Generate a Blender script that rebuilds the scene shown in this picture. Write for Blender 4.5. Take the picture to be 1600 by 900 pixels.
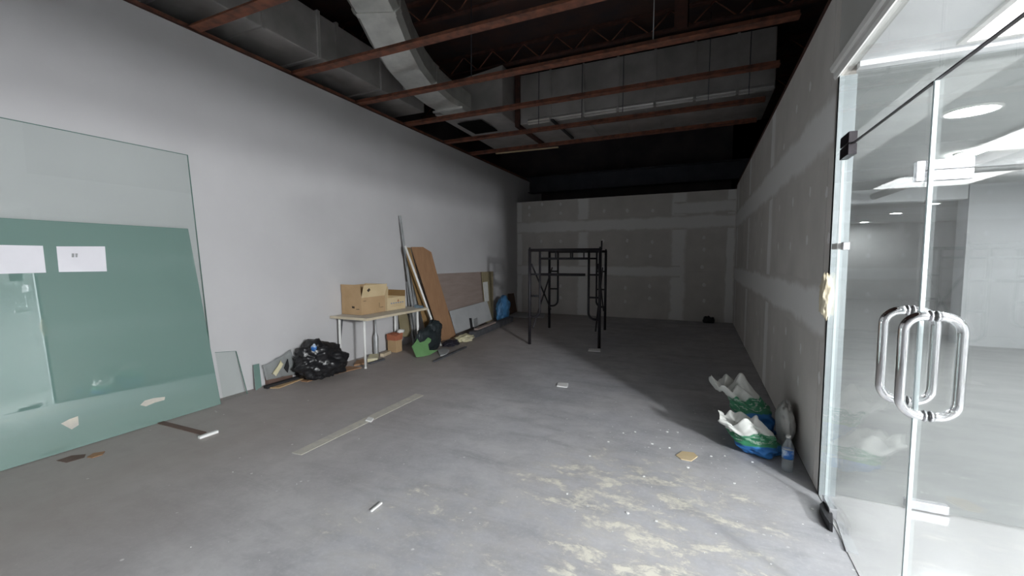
import bpy, bmesh, math, random
from mathutils import Vector, Matrix, noise
random.seed(7)
S = bpy.context.scene
for o in list(bpy.data.objects):
    bpy.data.objects.remove(o)
COL = S.collection

# ------------------------------------------------------------------ camera
FPX = 656.0; CAMH = 1.55
pit = math.atan(45.8 / FPX); yaw = math.atan(294 / FPX * math.cos(pit)); roll = 0.0022
FW = Vector((-math.sin(yaw) * math.cos(pit), math.cos(yaw) * math.cos(pit), -math.sin(pit)))
rt0 = Vector((math.cos(yaw), math.sin(yaw), 0)); up0 = rt0.cross(FW)
RT = rt0 * math.cos(roll) - up0 * math.sin(roll); UP = RT.cross(FW)
CAM = Vector((0, 0, CAMH))
cd = bpy.data.cameras.new('camera'); cam = bpy.data.objects.new('camera', cd); COL.objects.link(cam)
cd.sensor_width = 36; cd.lens = FPX / 1600 * 36; cd.clip_start = 0.02
m = Matrix((RT, UP, -FW)).transposed().to_4x4(); m.translation = CAM
cam.matrix_world = m
S.camera = cam

# ------------------------------------------------------------------ world, exposure
w = bpy.data.worlds.new('world'); S.world = w; w.use_nodes = True
w.node_tree.nodes['Background'].inputs[0].default_value = (0.5, 0.55, 0.6, 1)
w.node_tree.nodes['Background'].inputs[1].default_value = 0.0
S.view_settings.view_transform = 'Standard'; S.view_settings.look = 'None'
S.view_settings.gamma = 1.0; S.view_settings.use_curve_mapping = False
S.view_settings.exposure = 2.05
PANEL_EMIT = 1.25        # light panel in the corridor ceiling
DOWN_EMIT = 40.0        # round downlights
TUBE_EMIT = 5.5        # ceiling panels further down the corridor
SPOT_W = 245.0         # spotlights added out of view to light the unit

# pixel helpers (1600x900): a pixel gives a direction, the surface touched gives the distance
def ray(x, y): return FW * FPX + RT * (x - 800) + UP * (450 - y)
def onZ(x, y, z=0.0): d = ray(x, y); return CAM + d * ((z - CAMH) / d.z)
def onX(x, y, X): d = ray(x, y); return CAM + d * (X / d.x)
def onY(x, y, Y): d = ray(x, y); return CAM + d * (Y / d.y)
def onP(x, y, p, n): d = ray(x, y); return CAM + d * ((Vector(p) - CAM).dot(n) / d.dot(n))

# ------------------------------------------------------------------ materials
MATS = {}
def newmat(name):
    mt = bpy.data.materials.new(name); mt.use_nodes = True
    nt = mt.node_tree; nt.nodes.clear()
    out = nt.nodes.new('ShaderNodeOutputMaterial')
    MATS[name] = mt
    return mt, nt, out
def N(nt, t, **kw):
    n = nt.nodes.new(t)
    for k, v in kw.items(): setattr(n, k, v)
    return n
def setin(nt, sock, v):
    if hasattr(v, 'is_linked') or isinstance(v, bpy.types.NodeSocket): nt.links.new(v, sock)
    else: sock.default_value = v
def coords(nt, kind='Object'):
    return N(nt, 'ShaderNodeTexCoord').outputs[kind]
def noise_tex(nt, vec, scale, detail=4, rough=0.55, dist=0.0):
    n = N(nt, 'ShaderNodeTexNoise'); nt.links.new(vec, n.inputs['Vector'])
    n.inputs['Scale'].default_value = scale; n.inputs['Detail'].default_value = detail
    n.inputs['Roughness'].default_value = rough; n.inputs['Distortion'].default_value = dist
    return n.outputs['Fac']
def ramp(nt, fac, a, b, lo=0.0, hi=1.0, smooth=False):
    n = N(nt, 'ShaderNodeMapRange'); n.clamp = True
    if smooth: n.interpolation_type = 'SMOOTHSTEP'
    nt.links.new(fac, n.inputs['Value'])
    n.inputs['From Min'].default_value = a; n.inputs['From Max'].default_value = b
    n.inputs['To Min'].default_value = lo; n.inputs['To Max'].default_value = hi
    return n.outputs['Result']
def math_n(nt, op, a, b=None, clamp=False):
    n = N(nt, 'ShaderNodeMath', operation=op); n.use_clamp = clamp
    setin(nt, n.inputs[0], a)
    if b is not None: setin(nt, n.inputs[1], b)
    return n.outputs[0]
def mixc(nt, fac, a, b):
    n = N(nt, 'ShaderNodeMix'); n.data_type = 'RGBA'
    setin(nt, n.inputs['Factor'], fac)
    for s, v in ((n.inputs['A'], a), (n.inputs['B'], b)):
        pass
    ia = [i for i in n.inputs if i.name == 'A' and i.type == 'RGBA'][0]
    ib = [i for i in n.inputs if i.name == 'B' and i.type == 'RGBA'][0]
    setin(nt, ia, a if not isinstance(a, tuple) else (*a[:3], 1))
    setin(nt, ib, b if not isinstance(b, tuple) else (*b[:3], 1))
    return [o for o in n.outputs if o.type == 'RGBA'][0]
def bsdf(nt, out, col, rough=0.6, metal=0.0, spec=0.5, bump=None, bump_str=0.3, bump_dist=0.01, **kw):
    b = N(nt, 'ShaderNodeBsdfPrincipled')
    setin(nt, b.inputs['Base Color'], col if not isinstance(col, tuple) else (*col[:3], 1))
    setin(nt, b.inputs['Roughness'], rough); setin(nt, b.inputs['Metallic'], metal)
    b.inputs['Specular IOR Level'].default_value = spec
    for k, v in kw.items(): setin(nt, b.inputs[k], v)
    if bump is not None:
        bn = N(nt, 'ShaderNodeBump'); nt.links.new(bump, bn.inputs['Height'])
        bn.inputs['Strength'].default_value = bump_str; bn.inputs['Distance'].default_value = bump_dist
        nt.links.new(bn.outputs['Normal'], b.inputs['Normal'])
    nt.links.new(b.outputs['BSDF'], out.inputs['Surface'])
    return b
def simple(name, c1, c2=None, scale=6.0, rough=0.6, metal=0.0, spec=0.5, bump=0.0, detail=5, lo=0.35, hi=0.65, stretch=None, bdist=0.01):
    mt, nt, out = newmat(name)
    v = coords(nt)
    if stretch:
        mp = N(nt, 'ShaderNodeMapping'); nt.links.new(v, mp.inputs['Vector']); mp.inputs['Scale'].default_value = stretch
        v = mp.outputs['Vector']
    f = noise_tex(nt, v, scale, detail)
    col = mixc(nt, ramp(nt, f, lo, hi), c1, c2 or c1)
    bsdf(nt, out, col, rough, metal, spec, f if bump else None, bump, bdist)
    return mt
def glassmat(name, tint, f0=0.05, boost=0.9, body=None, bodyfac=0.0, rough=0.0):
    mt, nt, out = newmat(name)
    lw = N(nt, 'ShaderNodeLayerWeight'); lw.inputs['Blend'].default_value = 0.5
    p = math_n(nt, 'POWER', lw.outputs['Facing'], 5.0)
    fac = math_n(nt, 'ADD', math_n(nt, 'MULTIPLY', p, boost), f0, clamp=True)
    tr = N(nt, 'ShaderNodeBsdfTransparent'); tr.inputs[0].default_value = (*tint, 1)
    base = tr.outputs[0]
    if body:
        df = N(nt, 'ShaderNodeBsdfDiffuse'); df.inputs[0].default_value = (*body, 1)
        mx = N(nt, 'ShaderNodeMixShader'); mx.inputs[0].default_value = bodyfac
        nt.links.new(base, mx.inputs[1]); nt.links.new(df.outputs[0], mx.inputs[2]); base = mx.outputs[0]
    gl = N(nt, 'ShaderNodeBsdfGlossy'); gl.inputs['Roughness'].default_value = rough
    mx = N(nt, 'ShaderNodeMixShader'); nt.links.new(fac, mx.inputs[0])
    nt.links.new(base, mx.inputs[1]); nt.links.new(gl.outputs[0], mx.inputs[2])
    nt.links.new(mx.outputs[0], out.inputs['Surface'])
    return mt
def emit(name, col, st):
    mt, nt, out = newmat(name)
    e = N(nt, 'ShaderNodeEmission'); e.inputs[0].default_value = (*col, 1); e.inputs[1].default_value = st
    nt.links.new(e.outputs[0], out.inputs['Surface']); return mt

def make_materials():
    # bare concrete slab with trowel clouds, brown dirt and pale tile-adhesive residue
    mt, nt, out = newmat('concrete_floor')
    v = coords(nt)
    n1 = noise_tex(nt, v, 0.9, 6, 0.6, 0.4); n2 = noise_tex(nt, v, 4.5, 8, 0.65, 0.3); n3 = noise_tex(nt, v, 38, 4, 0.6)
    ms = N(nt, 'ShaderNodeMapping'); nt.links.new(v, ms.inputs['Vector']); ms.inputs['Rotation'].default_value = (0, 0, -0.5); ms.inputs['Scale'].default_value = (0.7, 2.4, 1)
    n4 = noise_tex(nt, ms.outputs['Vector'], 1.7, 8, 0.66, 0.5)
    base = mixc(nt, ramp(nt, n1, 0.35, 0.68), (0.43, 0.435, 0.465), (0.56, 0.55, 0.555))
    base = mixc(nt, ramp(nt, n2, 0.42, 0.72, 0, 0.55), base, (0.33, 0.33, 0.35))
    base = mixc(nt, ramp(nt, n4, 0.50, 0.72, 0, 0.75), base, (0.30, 0.30, 0.315))
    base = mixc(nt, ramp(nt, n4, 0.44, 0.28, 0, 0.5), base, (0.60, 0.595, 0.60))
    base = mixc(nt, ramp(nt, n3, 0.5, 0.75, 0, 0.35), base, (0.62, 0.62, 0.62))
    sx = N(nt, 'ShaderNodeSeparateXYZ'); nt.links.new(v, sx.inputs[0])
    X, Y = sx.outputs['X'], sx.outputs['Y']
    # brown dirt on the side of the painted wall
    wob = math_n(nt, 'MULTIPLY', n1, 1.6)
    dirt = ramp(nt, math_n(nt, 'ADD', X, wob), -1.0, -2.8, 0, 0.85)
    base = mixc(nt, dirt, base, (0.37, 0.325, 0.30))
    # adhesive residue in front of the doors: a blob mask times ragged noise
    def blob(cx, cy, rx, ry):
        a = math_n(nt, 'DIVIDE', math_n(nt, 'SUBTRACT', X, cx), rx); b = math_n(nt, 'DIVIDE', math_n(nt, 'SUBTRACT', Y, cy), ry)
        r = math_n(nt, 'ADD', math_n(nt, 'MULTIPLY', a, a), math_n(nt, 'MULTIPLY', b, b))
        return ramp(nt, r, 1.0, 0.15, 0, 1, True)
    mask = blob(-0.35, 2.75, 1.1, 0.75)
    mask = math_n(nt, 'MAXIMUM', mask, blob(-0.1, 2.05, 0.95, 0.75))
    mask = math_n(nt, 'MAXIMUM', mask, math_n(nt, 'MULTIPLY', blob(-1.2, 1.9, 1.3, 0.8), 0.55))
    mp = N(nt, 'ShaderNodeMapping'); nt.links.new(v, mp.inputs['Vector']); mp.inputs['Scale'].default_value = (1.6, 2.6, 1); mp.inputs['Rotation'].default_value = (0, 0, 0.35)
    rg = noise_tex(nt, mp.outputs['Vector'], 2.6, 10, 0.7, 0.25)
    res = ramp(nt, math_n(nt, 'ADD', rg, math_n(nt, 'MULTIPLY', mask, 0.15)), 0.655, 0.735)
    n5 = noise_tex(nt, v, 14, 8, 0.72, 0.4)
    res = math_n(nt, 'MULTIPLY', res, ramp(nt, n5, 0.38, 0.56, 0.15, 1.0))
    res = math_n(nt, 'MULTIPLY', res, ramp(nt, mask, 0.0, 0.25))
    base = mixc(nt, math_n(nt, 'MULTIPLY', mask, ramp(nt, rg, 0.42, 0.58, 0, 0.45)), base, (0.47, 0.44, 0.39))
    base = mixc(nt, math_n(nt, 'MULTIPLY', res, 0.85), base, (0.80, 0.77, 0.67))
    # fine white paint specks
    vo = N(nt, 'ShaderNodeTexVoronoi'); nt.links.new(v, vo.inputs['Vector']); vo.inputs['Scale'].default_value = 9
    spk = ramp(nt, vo.outputs['Distance'], 0.10, 0.05, 0, 0.8)
    spk = math_n(nt, 'MULTIPLY', spk, ramp(nt, n2, 0.52, 0.58))
    base = mixc(nt, spk, base, (0.78, 0.78, 0.76))
    hgt = math_n(nt, 'ADD', math_n(nt, 'MULTIPLY', n2, 0.6), math_n(nt, 'ADD', math_n(nt, 'MULTIPLY', n3, 0.2), math_n(nt, 'MULTIPLY', res, 0.5)))
    bsdf(nt, out, base, ramp(nt, n2, 0.3, 0.7, 0.5, 0.75), 0, 0.4, hgt, 0.35, 0.01)

    simple('white_wall', (0.545, 0.54, 0.552), (0.575, 0.57, 0.582), 1.3, 0.85, 0, 0.2, 0.03)
    simple('wall_core', (0.30, 0.28, 0.26), (0.36, 0.34, 0.31), 3, 0.9)
    # paper-faced gypsum board
    simple('drywall_paper', (0.66, 0.635, 0.605), (0.75, 0.72, 0.69), 2.2, 0.9, 0, 0.15, 0.02)
    # feathered joint compound: pale in the middle, thinning into the paper colour at the edges
    mt, nt, out = newmat('joint_compound')
    v = coords(nt); g = coords(nt, 'UV')
    sx = N(nt, 'ShaderNodeSeparateXYZ'); nt.links.new(g, sx.inputs[0])
    n1 = noise_tex(nt, v, 7, 6, 0.6); n2 = noise_tex(nt, v, 1.7, 3)
    d = math_n(nt, 'ABSOLUTE', math_n(nt, 'SUBTRACT', sx.outputs['Y'], 0.5))
    d = math_n(nt, 'ADD', d, math_n(nt, 'MULTIPLY', math_n(nt, 'SUBTRACT', n1, 0.5), 0.22))
    d = math_n(nt, 'ADD', d, math_n(nt, 'MULTIPLY', math_n(nt, 'SUBTRACT', n2, 0.5), 0.3))
    fac = ramp(nt, d, 0.44, 0.26, 0, 0.9, True)
    col = mixc(nt, fac, (0.705, 0.68, 0.65), (0.96, 0.955, 0.945))
    bsdf(nt, out, col, 0.9, 0, 0.15)
    simple('spackle', (0.94, 0.93, 0.92), (0.88, 0.87, 0.86), 20, 0.9, 0, 0.15)
    simple('header_paint', (0.55, 0.55, 0.53), (0.60, 0.60, 0.58), 1.5, 0.85, 0, 0.2)
    simple('white_trim', (0.80, 0.79, 0.77), (0.86, 0.85, 0.83), 3, 0.55)
    simple('white_soffit', (0.84, 0.85, 0.86), (0.87, 0.88, 0.89), 2, 0.8, 0, 0.2)
    simple('white_jamb', (0.33, 0.37, 0.38), (0.38, 0.42, 0.43), 2, 0.4)
    mt, nt, out = newmat('corridor_tile')
    v = coords(nt); n1 = noise_tex(nt, v, 1.2, 4)
    bsdf(nt, out, mixc(nt, ramp(nt, n1, 0.35, 0.65), (0.47, 0.47, 0.465), (0.51, 0.51, 0.505)), 0.12, 0, 0.5)
    simple('unit_concrete', (0.58, 0.59, 0.60), (0.70, 0.71, 0.72), 0.9, 0.8, 0, 0.3, 0.1, 9, 0.3, 0.7)
    simple('unit_floor', (0.33, 0.33, 0.325), (0.42, 0.42, 0.41), 1.4, 0.35, 0, 0.5, 0.03, 9, 0.3, 0.7, (1.0, 3.0, 1.0))
    simple('unit_ceiling', (0.56, 0.57, 0.56), (0.66, 0.67, 0.66), 0.8, 0.9, 0, 0.2, 0, 8, 0.3, 0.7, (1, 2.5, 1))
    simple('unit_dark', (0.62, 0.63, 0.62), (0.70, 0.70, 0.69), 1.5, 0.9, 0, 0.3)
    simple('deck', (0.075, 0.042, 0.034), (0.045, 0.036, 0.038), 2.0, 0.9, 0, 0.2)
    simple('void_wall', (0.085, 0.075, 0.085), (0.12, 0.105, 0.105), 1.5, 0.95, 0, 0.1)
    simple('rust', (0.30, 0.12, 0.075), (0.15, 0.075, 0.058), 9, 0.85, 0, 0.2, 0.2)
    simple('rust_dark', (0.10, 0.045, 0.035), (0.06, 0.035, 0.03), 9, 0.9, 0, 0.2, 0.2)
    simple('foil', (0.80, 0.81, 0.77), (0.60, 0.61, 0.58), 5, 0.34, 0.7, 0.5, 0.35, 6, 0.3, 0.7, None, 0.03)
    simple('galvanised', (0.58, 0.56, 0.55), (0.42, 0.41, 0.40), 2.5, 0.48, 0.6, 0.5, 0.05, 7)
    simple('galvanised_bright', (0.88, 0.88, 0.86), (0.75, 0.75, 0.73), 6, 0.3, 0.7, 0.5, 0.1)
    simple('hole_shade', (0.01, 0.01, 0.01), None, 3, 0.95, 0, 0.05)
    simple('dark_bluish_steel', (0.035, 0.04, 0.055), (0.05, 0.055, 0.07), 3, 0.6, 0.2)
    simple('chrome', (0.85, 0.85, 0.86), None, 3, 0.06, 1.0)
    simple('brushed_steel', (0.72, 0.72, 0.74), (0.66, 0.66, 0.68), 8, 0.25, 0.8)
    simple('dark_patch', (0.035, 0.03, 0.035), None, 3, 0.35, 0.3)
    simple('scaffold_paint', (0.018, 0.017, 0.024), (0.03, 0.026, 0.03), 10, 0.5, 0.2, 0.5)
    simple('black_plastic', (0.012, 0.012, 0.014), (0.016, 0.016, 0.018), 5, 0.34, 0, 0.6)
    simple('black_matte', (0.018, 0.018, 0.020), (0.025, 0.025, 0.028), 5, 0.6)
    simple('teal_black', (0.018, 0.026, 0.030), (0.028, 0.036, 0.04), 5, 0.5)
    simple('cardboard', (0.44, 0.30, 0.165), (0.50, 0.345, 0.20), 4, 0.85, 0, 0.2)
    simple('cardboard_light', (0.60, 0.47, 0.28), (0.66, 0.53, 0.34), 4, 0.85, 0, 0.2)
    simple('cardboard_dark', (0.26, 0.16, 0.07), (0.32, 0.20, 0.09), 4, 0.85, 0, 0.2)
    simple('print_dark', (0.06, 0.045, 0.035), None, 4, 0.85, 0, 0.2)
    simple('print_red', (0.40, 0.14, 0.08), None, 4, 0.85, 0, 0.2)
    simple('print_blue', (0.16, 0.22, 0.36), None, 4, 0.85, 0, 0.2)
    simple('table_top', (0.62, 0.60, 0.55), (0.66, 0.64, 0.58), 4, 0.5)
    simple('table_edge', (0.60, 0.52, 0.38), (0.66, 0.58, 0.44), 6, 0.5)
    simple('white_paint_metal', (0.74, 0.74, 0.72), (0.80, 0.80, 0.78), 6, 0.4)
    simple('grey_metal', (0.36, 0.37, 0.38), (0.45, 0.46, 0.47), 6, 0.45, 0.4)
    simple('plywood', (0.32, 0.18, 0.10), (0.39, 0.225, 0.125), 3, 0.75, 0, 0.3, 0.03, 6, 0.3, 0.7, (6, 6, 0.6))
    simple('plywood_grey', (0.30, 0.24, 0.215), (0.36, 0.29, 0.26), 3, 0.8, 0, 0.3, 0.03, 6, 0.3, 0.7, (5, 0.7, 5))
    simple('olive_wood', (0.26, 0.22, 0.13), (0.31, 0.26, 0.16), 5, 0.8)
    simple('pale_wood', (0.52, 0.43, 0.30), (0.58, 0.49, 0.36), 6, 0.75)
    simple('grey_board', (0.42, 0.43, 0.44), (0.48, 0.49, 0.50), 3, 0.8, 0, 0.3)
    simple('tarp_blue', (0.06, 0.20, 0.42), (0.10, 0.28, 0.52), 9, 0.4, 0, 0.5, 0.2)
    simple('green_plastic', (0.12, 0.26, 0.10), (0.14, 0.29, 0.12), 5, 0.5)
    simple('brown_thing', (0.12, 0.075, 0.06), (0.16, 0.10, 0.08), 5, 0.8)
    simple('yellow_paper', (0.60, 0.55, 0.33), (0.66, 0.62, 0.46), 9, 0.8)
    simple('white_paper', (0.78, 0.77, 0.82), (0.82, 0.81, 0.86), 4, 0.85, 0, 0.2)
    simple('white_plastic', (0.66, 0.66, 0.64), (0.74, 0.74, 0.72), 7, 0.45)
    simple('white_rod', (0.82, 0.81, 0.78), (0.86, 0.85, 0.83), 7, 0.5)
    simple('dark_cloth', (0.02, 0.017, 0.03), (0.03, 0.026, 0.04), 7, 0.9)
    simple('dark_timber', (0.06, 0.065, 0.075), (0.10, 0.10, 0.11), 7, 0.8)
    simple('tape_line', (0.60, 0.57, 0.49), (0.50, 0.48, 0.44), 14, 0.8, 0, 0.2)
    simple('chip_white', (0.80, 0.80, 0.79), None, 7, 0.8)
    simple('foam', (0.66, 0.58, 0.42), (0.74, 0.67, 0.52), 9, 0.8)
    simple('blue_label', (0.03, 0.16, 0.50), (0.55, 0.65, 0.78), 14, 0.35, 0, 0.5, 0, 3, 0.5, 0.6)
    simple('blue_grey_plastic', (0.10, 0.16, 0.21), (0.16, 0.22, 0.27), 12, 0.35)
    simple('sealant', (0.55, 0.62, 0.63), None, 4, 0.4)
    glassmat('clear_glass', (0.970, 0.980, 0.978), 0.04)
    glassmat('sheet_glass', (0.955, 0.972, 0.965), 0.025)
    glassmat('bottle_plastic', (0.90, 0.93, 0.95), 0.06, 0.8, (0.6, 0.63, 0.66), 0.22)
    glassmat('film_plastic', (0.80, 0.82, 0.82), 0.05, 0.5, (0.55, 0.57, 0.57), 0.35)
    simple('glass_edge', (0.13, 0.22, 0.19), None, 4, 0.2)
    # stack of float glass: sea-green body, mirror-smooth front
    mt, nt, out = newmat('green_glass')
    v = coords(nt); n1 = noise_tex(nt, v, 0.9, 3)
    b = bsdf(nt, out, mixc(nt, ramp(nt, n1, 0.35, 0.65), (0.205, 0.345, 0.31), (0.215, 0.355, 0.32)), 0.35, 0, 0.3)
    b.inputs['Coat Weight'].default_value = 1.0; b.inputs['Coat Roughness'].default_value = 0.0; b.inputs['Coat IOR'].default_value = 3.8
    # woven sack print: white cloth with green and blue fields and small white lettering-like blocks
    for nm, flip in (('sack_print', 0.0), ('sack_print_b', 0.12)):
        mt, nt, out = newmat(nm)
        v = coords(nt, 'UV'); sx = N(nt, 'ShaderNodeSeparateXYZ'); nt.links.new(v, sx.inputs[0])
        ob = coords(nt); nz = noise_tex(nt, ob, 6, 3)
        h = math_n(nt, 'ADD', sx.outputs['Y'], math_n(nt, 'MULTIPLY', math_n(nt, 'SUBTRACT', nz, 0.5), 0.22))
        h = math_n(nt, 'ADD', h, flip)
        h = math_n(nt, 'ADD', h, math_n(nt, 'MULTIPLY', math_n(nt, 'SINE', math_n(nt, 'MULTIPLY', sx.outputs['X'], 6.2832)), 0.10))
        col = mixc(nt, ramp(nt, h, 0.40, 0.42), (0.035, 0.18, 0.48), (0.05, 0.25, 0.13))
        br = N(nt, 'ShaderNodeTexBrick'); nt.links.new(v, br.inputs['Vector']); br.inputs['Scale'].default_value = 12
        br.inputs['Color1'].default_value = (1, 1, 1, 1); br.inputs['Color2'].default_value = (0, 0, 0, 1); br.inputs['Mortar'].default_value = (0, 0, 0, 1)
        br.inputs['Mortar Size'].default_value = 0.04
        bb = math_n(nt, 'MULTIPLY', ramp(nt, br.outputs['Color'], 0.6, 0.7), ramp(nt, h, 0.47, 0.49))
        col = mixc(nt, math_n(nt, 'MULTIPLY', bb, 0.75), col, (0.62, 0.66, 0.62))
        col = mixc(nt, ramp(nt, h, 0.68, 0.70), col, (0.68, 0.69, 0.66))
        bsdf(nt, out, col, 0.5, 0, 0.4)
    emit('panel_light', (0.97, 0.99, 1.0), PANEL_EMIT)
    emit('corridor_light', (0.97, 0.99, 1.0), TUBE_EMIT)
    emit('downlight', (0.95, 0.98, 1.0), DOWN_EMIT)
make_materials()

# ------------------------------------------------------------------ mesh helpers
class MB:
    def __init__(s): s.v = []; s.f = []; s.uv = None; s.sm = []
    def add(s, vs, fs, smooth=False):
        b = len(s.v); s.v += [Vector(p) for p in vs]
        for f in fs: s.f.append([i + b for i in f]); s.sm.append(smooth)
        return s
    def box(s, x0, x1, y0, y1, z0, z1):
        vs = [(x, y, z) for x in (x0, x1) for y in (y0, y1) for z in (z0, z1)]
        return s.hexa(vs)
    def hexa(s, vs):
        return s.add(vs, [(0, 1, 3, 2), (4, 6, 7, 5), (0, 4, 5, 1), (2, 3, 7, 6), (0, 2, 6, 4), (1, 5, 7, 3)])
    def obox(s, c, ax, ay, az):
        c = Vector(c); ax, ay, az = Vector(ax), Vector(ay), Vector(az)
        return s.hexa([c + ax * i + ay * j + az * k for i in (-1, 1) for j in (-1, 1) for k in (-1, 1)])
    def beam(s, a, b, wd, ht, up=(0, 0, 1)):
        a, b = Vector(a), Vector(b); d = b - a; L = d.length; d.normalize()
        u = Vector(up); sd = d.cross(u)
        if sd.length < 1e-4: sd = d.cross(Vector((1, 0, 0)))
        sd.normalize(); u = sd.cross(d)
        return s.obox((a + b) / 2, d * L / 2, sd * wd / 2, u * ht / 2)
    def prism(s, pts, off):
        pts = [Vector(p) for p in pts]; off = Vector(off); n = len(pts)
        return s.add(pts + [p + off for p in pts], [tuple(range(n)), tuple(range(2 * n - 1, n - 1, -1))] + [(i, i + n, (i + 1) % n + n, (i + 1) % n) for i in range(n)])
    def tube(s, path, r, seg=10, cap=True, closed=False):
        path = [Vector(p) for p in path]; n = len(path); rs = r if isinstance(r, (list, tuple)) else [r] * n
        prev = None; rings = []
        for i, p in enumerate(path):
            if closed: t = path[(i + 1) % n] - path[i - 1]
            else: t = path[min(i + 1, n - 1)] - path[max(i - 1, 0)]
            t.normalize()
            if prev is None:
                a = Vector((0, 0, 1)) if abs(t.z) < 0.9 else Vector((1, 0, 0)); u = t.cross(a).normalized()
            else:
                u = prev - t * prev.dot(t); u.normalize()
            prev = u; w_ = t.cross(u)
            rings.append([p + (u * math.cos(2 * math.pi * k / seg) + w_ * math.sin(2 * math.pi * k / seg)) * rs[i] for k in range(seg)])
        vs = [q for r_ in rings for q in r_]; fs = []
        for i in range(n if closed else n - 1):
            j = (i + 1) % n
            for k in range(seg):
                fs.append((i * seg + k, i * seg + (k + 1) % seg, j * seg + (k + 1) % seg, j * seg + k))
        s.add(vs, fs, True)
        if cap and not closed:
            b = len(s.v) - len(vs)
            s.f.append([b + k for k in range(seg)][::-1]); s.sm.append(False)
            s.f.append([b + (n - 1) * seg + k for k in range(seg)]); s.sm.append(False)
        return s
    def lathe(s, c, prof, seg=20, ax=None):
        c = Vector(c); vs = []; fs = []; n = len(prof)
        M = Matrix.Identity(3)
        if ax is not None: M = Vector((0, 0, 1)).rotation_difference(Vector(ax).normalized()).to_matrix()
        for r, z in prof:
            for k in range(seg):
                a = 2 * math.pi * k / seg; vs.append(c + M @ Vector((r * math.cos(a), r * math.sin(a), z)))
        for i in range(n - 1):
            for k in range(seg):
                fs.append((i * seg + k, i * seg + (k + 1) % seg, (i + 1) * seg + (k + 1) % seg, (i + 1) * seg + k))
        s.add(vs, fs, True)
        b = len(s.v) - len(vs)
        if prof[0][0] > 1e-5: s.f.append([b + k for k in range(seg)][::-1]); s.sm.append(False)
        if prof[-1][0] > 1e-5: s.f.append([b + (n - 1) * seg + k for k in range(seg)]); s.sm.append(False)
        return s
    def build(s, name, mat, parent=None, bevel=0.0):
        org = Vector((0, 0, 0)) if parent is None else wloc(parent)
        me = bpy.data.meshes.new(name)
        if parent is None:
            lo = Vector([min(p[i] for p in s.v) for i in range(3)]); hi = Vector([max(p[i] for p in s.v) for i in range(3)])
            org = Vector(((lo.x + hi.x) / 2, (lo.y + hi.y) / 2, lo.z)) if name not in NOSHIFT else Vector((0, 0, 0))
        me.from_pydata([p - org for p in s.v], [], s.f); me.update()
        for p, q in zip(me.polygons, s.sm): p.use_smooth = q
        bm = bmesh.new(); bm.from_mesh(me); bmesh.ops.recalc_face_normals(bm, faces=bm.faces); bm.to_mesh(me); bm.free()
        o = bpy.data.objects.new(name, me); COL.objects.link(o)
        if mat: me.materials.append(MATS[mat] if isinstance(mat, str) else mat)
        if parent is None: o.location = org
        else: o.parent = parent
        if bevel:
            b = o.modifiers.new('bevel', 'BEVEL'); b.width = bevel; b.segments = 2; b.limit_method = 'ANGLE'
        return o
NOSHIFT = {'floor', 'wall_left'}
def wloc(o):
    l = o.location.copy()
    while o.parent: o = o.parent; l += o.location
    return l
def tag(o, label, cat=None, group=None, kind=None):
    o['label'] = label
    if cat: o['category'] = cat
    if group: o['group'] = group
    if kind: o['kind'] = kind
    return o
def thing(name, loc, label, cat, group=None, kind=None):
    o = bpy.data.objects.new(name, None); COL.objects.link(o); o.location = loc; o.empty_display_size = 0.1
    return tag(o, label, cat, group, kind)
def struct(o, label=None):
    o['kind'] = 'structure'
    if label: o['label'] = label
    return o
def crumple(name, mat, parent, centre, rad, amp=0.18, freq=2.2, sub=4, seed=0, flat=0.0, label=None, shape=None, sharp=True):
    """a crumpled bag: sphere pushed by ridged noise; the bottom pressed flat on z=flat"""
    bm = bmesh.new(); bmesh.ops.create_icosphere(bm, subdivisions=sub, radius=1.0)
    off = Vector((seed * 7.3, seed * 3.1, seed * 5.7)); vs = []
    for v in bm.verts:
        d = v.co.normalized()
        n1 = noise.noise(d * freq + off); n2 = abs(noise.noise(d * freq * 2.3 + off * 1.7)); n3 = abs(noise.noise(d * freq * 5.5 + off * 0.6))
        k = 1 + amp * (n1 * 1.1 - n2 * 1.0 + 0.15 - n3 * 0.45)
        p = Vector((d.x * rad[0], d.y * rad[1], d.z * rad[2])) * k
        if shape: p = shape(p, d)
        p = p + Vector(centre)
        if p.z < flat: p.z = flat + 0.004 * abs(n2)
        v.co = p
    mb = MB(); bm.verts.index_update()
    mb.add([v.co.copy() for v in bm.verts], [[q.index for q in f.verts] for f in bm.faces], True)
    bm.free()
    return mb.build(name, mat, parent)

XL, XR, YB = -4.85, 0.75, 11.2
TL, TR, TB = 3.90, 3.25, 3.16
YG = 3.27           # end of the right-hand partition; the glass doors carry on in its plane
XG = 0.84
# ------------------------------------------------------------------ the room
struct(MB().box(-6.4, 0.75, -3.0, 13.4, -0.1, 0.0).build('floor', 'concrete_floor'), 'bare grey concrete floor with pale adhesive residue')
struct(MB().box(XL - 0.12, XL, -3.0, 13.25, 0.0, TL).build('wall_left', 'white_wall'), 'tall plain white painted wall')
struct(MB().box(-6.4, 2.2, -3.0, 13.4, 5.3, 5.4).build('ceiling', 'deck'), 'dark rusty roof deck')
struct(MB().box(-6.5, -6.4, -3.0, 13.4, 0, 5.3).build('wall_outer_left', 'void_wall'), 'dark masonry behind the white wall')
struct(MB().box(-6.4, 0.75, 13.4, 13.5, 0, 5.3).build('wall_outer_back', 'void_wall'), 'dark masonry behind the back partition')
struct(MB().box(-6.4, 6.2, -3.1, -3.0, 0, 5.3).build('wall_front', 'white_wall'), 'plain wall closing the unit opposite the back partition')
struct(MB().box(2.2, 2.3, -3.0, 13.4, 2.85, 5.3).build('wall_outer_right', 'void_wall'), 'dark wall above the neighbouring unit')

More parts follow.
